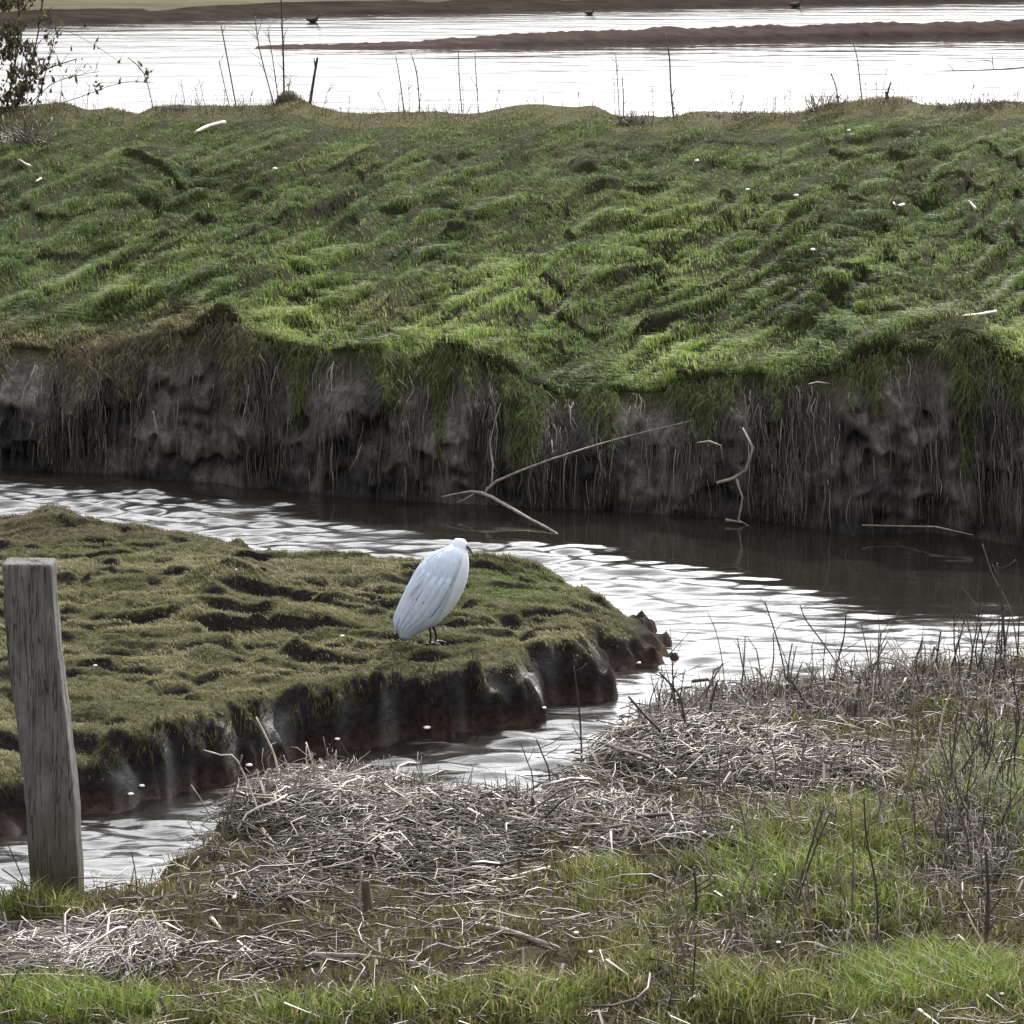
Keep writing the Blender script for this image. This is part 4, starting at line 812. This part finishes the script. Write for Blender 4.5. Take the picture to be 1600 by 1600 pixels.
m = MB(); m.tube([WP(740, 772, .3), WP(726, 780, .35), WP(714, 785, .4)], [.006, .005, .002], 7, .3, 2); m.build('twig', M_drift, br, tuple(br.location))
m = MB(); o_ = WP(1155, 815, .15)
m.tube([WP(1160, 668, .1), WP(1176, 700, .15), WP(1165, 735, .15), WP(1145, 748, .17), WP(1120, 755, .2)], [.005, .010, .012, .010, .011, .005], 8, .4, 1)
m.tube([WP(1150, 745, .16), WP(1160, 778, .15), WP(1154, 812, .15), WP(1170, 822, .2)], [.009, .008, .006, .003], 8, .4, 1)
m.tube([WP(1090, 692, .1), WP(1108, 690, .14), WP(1126, 696, .12), WP(1132, 730, .08)], [.004, .009, .007, .003], 8, .4, 1)
m.tube([WP(1134, 812, .2), WP(1160, 816, .2)], [.009, .006], 8, .4, 1)
tag(m.build('tree_root', M_drift, None, tuple(o_)), 'pale gnarled root twisting down the far bank to the water', 'root')
for (pts, r_, lab) in [([(1345, 822), (1400, 820), (1460, 826), (1520, 834)], .012, 'pale rod for the wet gleam along the water line at right below the mud slump'), ([(1262, 598), (1280, 596), (1298, 598)], .010, 'small pale stick caught in the lip of the far bank'), ([(545, 738), (556, 715), (562, 690)], .007, 'pale root end poking from the bank face above the water'), ([(240, 640), (246, 665), (252, 690)], .009, 'pale split root hanging in the bank face at left')]:  # the water-line piece models the gleam of a wet mud ledge
    m = MB(); P = [WP(x + random.uniform(-4, 4), y + random.uniform(-3, 3), .10) for x, y in pts]; m.tube(P, [r_ * .5] + [r_ * .65] * (len(P) - 2) + [r_ * .25], 7, .4, 1); tag(m.build('driftwood_or_gleam', M_drift, None, tuple(P[0])), lab, 'stick', 'pale wood and gleam rod in the far bank face')

# ------------------------------------------------------------------ on the far bank ridge
def ridge_stem(pts, r0, r1, mtl, label, name='dry_reed', group='bare stems along the ridge of the far bank', twigs=2):
    b = bank_pt(*pts[-1]); Y = b[1]; P = [V(x, y, Y) for x, y in pts]; P[-1] = P[-1] - np.array((0, 0, .03)); m = MB(); r0 *= 1.5; r1 *= 1.6; m.tube(P, list(np.linspace(r1, r0, len(P))), 6, .1)
    for k in range(twigs):
        i = random.randrange(0, len(P) - 1); p = P[i] + (P[i + 1] - P[i]) * random.random(); a = random.uniform(-.9, .9); l_ = random.uniform(.05, .16); m.tube([p, p + np.array((math.sin(a) * l_, 0, math.cos(a) * l_))], [r1 * .7, r1 * .4], 5)
    tag(m.build(name, mtl, None, tuple(P[-1])), label, 'stem', group)
for a in [
 ([(345, 38), (355, 90), (370, 168)], .006, .004, M_bark, 'thin bare stem leaning left between the bush and the sapling'),
 ([(342, 95), (350, 130), (360, 168)], .004, .003, M_bark, 'short faint stem just left of the thin leaning one'),
 ([(496, 90), (490, 125), (484, 160)], .012, .009, M_bark_dark, 'stout short dark stem leaning right beside the sapling'),
 ([(618, 86), (624, 120), (632, 172)], .005, .003, M_bark, 'left of two thin stems standing close in mid ridge'),
 ([(642, 82), (652, 120), (656, 172)], .006, .003, M_bark, 'right of two thin stems standing close in mid ridge'),
 ([(716, 75), (718, 130), (722, 172)], .005, .003, M_bark, 'thin straight stem alone on the ridge just left of centre'),
 ([(742, 80), (744, 120), (748, 175)], .004, .003, M_bark, 'thin straight stem alone on the ridge just right of the centre'),
 ([(962, 85), (965, 130), (968, 182)], .004, .003, M_bark, 'faint thin stem left of the crooked one'),
 ([(972, 118), (974, 150), (974, 184)], .006, .003, M_bark, 'short stem with broken top left of the crooked one'),
 ([(1040, 52), (1046, 90), (1048, 135), (1053, 184)], .008, .005, M_bark, 'crooked taller stem with bends right of mid ridge'),
 ([(1333, 68), (1340, 95), (1347, 155)], .006, .003, M_bark, 'thin stem leaning left on the raised right ridge'),
 ([(1298, 115), (1306, 135), (1312, 164)], .006, .004, M_bark_dark, 'short dark stem on the rise of the right ridge'),
 ([(1385, 143), (1386, 150), (1387, 158)], .016, .012, M_bark_dark, 'tiny dark stump on top of the right ridge'),
 ([(200, 90), (225, 115), (240, 168)], .004, .003, M_bark, 'faint arched stem right of the bush'),
]: ridge_stem(*a)
def clump_bush(name, label, cat, px, py, stems, mtl, leafmat=None, leaves=0, spread=1):
    b = bank_pt(px, py); e = empty(name, tuple(b)); tag(e, label, cat)
    tips = []
    for pts, r_ in stems:
        P = [V(x, y, b[1] + random.uniform(-.15, .15) * (1 - i / len(pts))) for i, (x, y) in enumerate(pts)]; P[-1][2] -= .03; m = MB(); m.tube(P, list(np.linspace(r_ * .5, r_, len(P))), 6, .1)
        for k in range(14):
            i = random.randrange(0, len(P) - 1); p = P[i] + (P[i + 1] - P[i]) * random.random(); a = random.uniform(-1.1, 1.1); l_ = random.uniform(.06, .2) * spread
            q = p + np.array((math.sin(a) * l_, random.uniform(-.08, .08), math.cos(a) * l_)); m.tube([p, q], [r_ * .35, r_ * .2], 5); tips.append(q); tips.append(p)
        m.build('stem', mtl, e, tuple(b))
    return e, b, tips
e, b, tips = clump_bush('sapling', 'bare many-stemmed sapling on a grassy hump of the ridge', 'sapling', 452, 158,
    [([(437, -45), (441, 40), (443, 100), (444, 162)], .013), ([(398, 20), (405, 75), (428, 160)], .008), ([(418, 45), (425, 85), (436, 160)], .007), ([(454, 125), (450, 145), (448, 162)], .007)], M_bark_dark)
n = 500; A = np.stack([rng.normal(0, .06, n), rng.normal(0, .04, n), np.full(n, -.06)], 1); B = A + np.stack([rng.normal(0, .025, n), rng.normal(0, .02, n), .05 + rng.uniform(.03, .13, n) * np.exp(-(A[:, 0] / .16) ** 2)], 1)
v, f, c = straws(A, B, rng.uniform(.002, .005, n), mixc(n, [(.10, .085, .05), (.06, .055, .03), (.15, .125, .08)], [1, 1, 1]), .1)
link('base_tuft', np_mesh('base_tuft', v, f, 4, c), M_straw, e)
# the dark bush at the left edge
stems = [([(20, -60), (30, 20), (25, 90), (10, 165)], .014), ([(70, -20), (60, 50), (45, 110), (25, 165)], .012), ([(-30, -40), (-20, 60), (-5, 165)], .014), ([(120, 92), (95, 100), (70, 110), (40, 135), (25, 165)], .010), ([(155, 112), (120, 118), (80, 132), (40, 165)], .006), ([(190, 100), (150, 72), (105, 49), (75, 55), (55, 80), (40, 165)], .004), ([(240, 130), (205, 127), (170, 135), (130, 150), (60, 168)], .005), ([(-80, 0), (-60, 80), (-30, 165)], .012), ([(85, 60), (75, 100), (55, 165)], .008)]
e, b, tips = clump_bush('bush', 'dark leafy bush with arching bare twigs at the left edge of the ridge', 'bush', 30, 168, stems, M_bark_dark)
n = 4600; C = []; 
for k in range(n):
    t = random.random(); px_ = random.gauss(20, 38) - 25 * random.random(); py_ = random.uniform(-60, 165)
    if px_ > 66 + 16 * math.sin(py_ * .07): continue
    if float(noise(np.array(px_ / 26.), np.array(py_ / 26.), 95)) < -.10: continue
    C.append(V(px_, py_, b[1] + random.gauss(0, .22)))
for k in range(260):
    p = random.choice(tips); C.append(p + np.array([random.gauss(0, .02) for _ in range(3)]))
C = np.array(C) - b; n = len(C); lean = rng.normal(0, .7, (n, 3)) * [1, 1, .6]
cols = mixc(n, [(.030, .026, .020), (.055, .045, .032), (.05, .06, .025), (.10, .085, .045)], [4, 3, 2, 1])
v, f, c = blades(C, rng.uniform(.03, .07, n), rng.uniform(.02, .04, n), lean, cols)
link('foliage', np_mesh('foliage', v, f, 3, c, False), M_turf, e)
# low dead scrub spots along the ridge
def scrub(px, py, wpx, hpx, n, label, pal):
    b = bank_pt(px, py); sx = wpx / 146 / 2; A = np.stack([rng.normal(0, sx * .35, n), rng.normal(0, sx * .3, n), np.full(n, -.05)], 1); an = rng.normal(0, .9, n); h = rng.uniform(.3, 1, n) * hpx / 146
    B = A + np.stack([np.sin(an) * h, rng.normal(0, .3, n) * h, np.cos(an) * h], 1); v, f, c = straws(A, B, rng.uniform(.0025, .006, n), mixc(n, pal, [1] * len(pal)), .15)
    o = link('dead_scrub', np_mesh('dead_scrub', v, f, 4, c), M_straw, None, tuple(b)); tag(o, label, 'scrub', 'low dead scrub along the ridge')
br_ = [(.05, .042, .034), (.09, .075, .055), (.12, .10, .07)]
scrub(1285, 172, 70, 45, 90, 'low twiggy scrub on the rise left of the tiny stump', br_); scrub(985, 195, 60, 32, 160, 'dark scrub clump below the crooked stem', br_)
scrub(1530, 168, 140, 24, 200, 'broad low brown scrub at the right end of the ridge', br_); scrub(40, 225, 90, 60, 160, 'dark twiggy scrub in the grass below the bush', br_)
scrub(270, 172, 60, 18, 150, 'small brown scrub right of the bare gap in the ridge', br_); scrub(1115, 182, 60, 16, 120, 'small round scrub mid right on the ridge', br_)
# fallen twig on the pond edge at the right
b = bank_pt(1540, 162); m = MB(); Yt = b[1] + 2
m.tube([V(1465, 111, Yt), V(1520, 110, Yt), V(1570, 108, Yt), V(1625, 103, Yt)], [.004, .007, .009, .010], 6, .1); m.tube([V(1490, 110, Yt), V(1482, 100, Yt)], [.006, .003], 5); m.tube([V(1552, 108, Yt), V(1550, 85, Yt)], [.006, .004], 5); m.tube([V(1510, 96, Yt), V(1545, 95, Yt), V(1552, 100, Yt)], [.003, .005, .005], 5)
m.tube([V(1625, 103, Yt), V(1640, 150, Yt), V(1648, 230, Yt)], [.010, .012, .014], 6, .1)
tag(m.build('bare_branch', M_bark, None, tuple(b)), 'nearly level bare branch reaching in over the pond from the right', 'branch')
# thin dry weeds scattered over the slope
meshes = []
for k in range(6):
    m = MB(); h = random.uniform(.18, .36); q = random.uniform(-.06, .06); m.tube([(0, 0, -.02), (q * .4, 0, h * .5), (q, .01, h)], [.0035, .003, .002], 5)
    for j in range(3):
        t = random.uniform(.4, .95); a = random.choice((-1, 1)) * random.uniform(.4, .9); l_ = random.uniform(.04, .09); p = np.array((q * t, 0, h * t)); m.tube([p, p + np.array((math.sin(a) * l_, 0, math.cos(a) * l_))], [.0022, .0014], 5)
    me = bpy.data.meshes.new('dry_weed'); me.from_pydata([tuple(p) for p in m.v], [], m.f); me.materials.append(M_bark); meshes.append(me)
for k in range(90):
    s_ = random.random() ** .7 * .95 + .03; x = random.uniform(-3.9, 3.9) * (.72 + .4 * s_); P = sample_rows(np.array([x]), np.array([s_]))[0]
    o = bpy.data.objects.new('dry_weed', random.choice(meshes)); COL.objects.link(o); o.location = tuple(P); o.rotation_euler = (random.gauss(0, .08), random.gauss(0, .15), random.uniform(0, 6.28)); o.scale = (1, 1, random.uniform(.6, 1.2))
    tag(o, 'thin faint dry weed standing in the grass of the far slope', 'weed', 'dry weeds on the far slope')
for k in range(55):
    s_ = random.uniform(.93, .995); x = random.uniform(-5.4, 5.4); P = sample_rows(np.array([x]), np.array([s_]))[0]
    o = bpy.data.objects.new('dry_weed', random.choice(meshes)); COL.objects.link(o); o.location = tuple(P); o.rotation_euler = (random.gauss(0, .08), random.gauss(0, .15), random.uniform(0, 6.28)); o.scale = (1, 1, random.uniform(.4, 1.3))
    tag(o, 'thin faint dry weed standing on the ridge against the pale pond', 'weed', 'dry weeds along the ridge')
# bleached pieces and white beads modelled in place of sun glints
def bank_piece(pts, r_, label, dz=.05):
    P = [bank_pt(*p) + np.array((0, -.06, dz)) for p in pts]; m = MB(); m.tube(P, [r_ * .6] + [r_] * (len(P) - 2) + [r_ * .9], 7, .2); tag(m.build('bleached_stick', M_pale, None, tuple(P[0])), label, 'stick', 'bleached sticks on the far bank')
bank_piece([(306, 216), (325, 206), (352, 200)], .022, 'pale bleached stick in the grass near the top left of the bank', .06); bank_piece([(30, 260), (40, 264), (48, 268)], .018, 'short white stick in the grass at the left edge'); bank_piece([(58, 292), (66, 286)], .016, 'white chip in the grass below the short white stick')
bank_piece([(1392, 322), (1400, 332), (1410, 328)], .012, 'small curled white stick in the grass at upper right'); bank_piece([(1512, 322), (1524, 336)], .012, 'small pale stick in the grass near the right edge'); bank_piece([(1500, 505), (1535, 500), (1555, 496)], .012, 'pale stick in the bare patch at the right of the slope')
def glint_bead(P, r_, label):  # models a sun sparkle on wet ground as a solid white bead
    m = MB(); m.ball((0, 0, 0), r_ * .8, 9, 6, .22, (1.2, .9, .55)); o = m.build('sun_glint_bead', M_glint); o.location = tuple(P); tag(o, label, 'glint_bead', 'white beads for sun glints')
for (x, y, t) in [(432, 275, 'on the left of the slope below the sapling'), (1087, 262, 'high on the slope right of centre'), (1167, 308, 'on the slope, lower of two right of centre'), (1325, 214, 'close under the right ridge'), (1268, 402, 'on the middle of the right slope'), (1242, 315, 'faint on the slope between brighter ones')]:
    glint_bead(bank_pt(x, y) + np.array((0, -.10, .075)), .022, 'tiny white sun-glint bead ' + t)
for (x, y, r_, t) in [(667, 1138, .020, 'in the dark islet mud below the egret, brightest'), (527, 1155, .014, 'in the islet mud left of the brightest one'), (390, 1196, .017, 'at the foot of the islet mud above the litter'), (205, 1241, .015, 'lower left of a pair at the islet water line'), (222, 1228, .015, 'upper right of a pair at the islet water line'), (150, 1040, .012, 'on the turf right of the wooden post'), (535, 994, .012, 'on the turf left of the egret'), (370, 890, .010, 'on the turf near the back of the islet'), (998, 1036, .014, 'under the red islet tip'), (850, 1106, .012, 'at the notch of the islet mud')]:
    glint_bead(isl_pt(x, y) + np.array((0, -.02, r_ * .4)), r_, 'small white sun-glint bead ' + t)
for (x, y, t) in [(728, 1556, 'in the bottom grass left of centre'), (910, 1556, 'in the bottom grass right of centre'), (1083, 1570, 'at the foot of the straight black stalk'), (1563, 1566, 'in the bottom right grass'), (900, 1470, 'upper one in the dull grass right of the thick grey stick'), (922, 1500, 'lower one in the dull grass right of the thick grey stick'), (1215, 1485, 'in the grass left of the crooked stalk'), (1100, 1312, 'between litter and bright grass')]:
    glint_bead(near_pt(x, y) + np.array((0, -.03, .035)), .0085, 'small white sun-glint bead ' + t)

# ------------------------------------------------------------------ ducks on the pond
for (x, y, s_, lab) in [(489, 35, 1, 'lone dark duck on the pond left of the mud bar end'), (921, 23, .8, 'dark duck far out above the middle of the mud bar'), (1243, 11, 1.1, 'dark duck farthest right near the far shore')]:
    gx, gy = at_z(x, y, 0); o_ = np.array((float(gx), float(gy), 0)); m = MB(); rr = []
    for (t, hz, hw, hh_) in [(-.26, .13, .01, .01), (-.2, .10, .06, .05), (-.08, .08, .10, .09), (.06, .08, .10, .10), (.15, .11, .07, .09), (.19, .19, .04, .05), (.21, .26, .045, .05), (.25, .28, .035, .035), (.31, .27, .012, .008)]:
        rr.append(np.array([(s_ * t, s_ * hw * math.cos(a), s_ * (hz + hh_ * math.sin(a))) for a in np.linspace(0, 6.283, 10, endpoint=False)]))
    m.rings(rr); d_ = m.build('duck', M_duck); d_.location = tuple(o_); tag(d_, lab, 'duck', 'ducks on the pond')
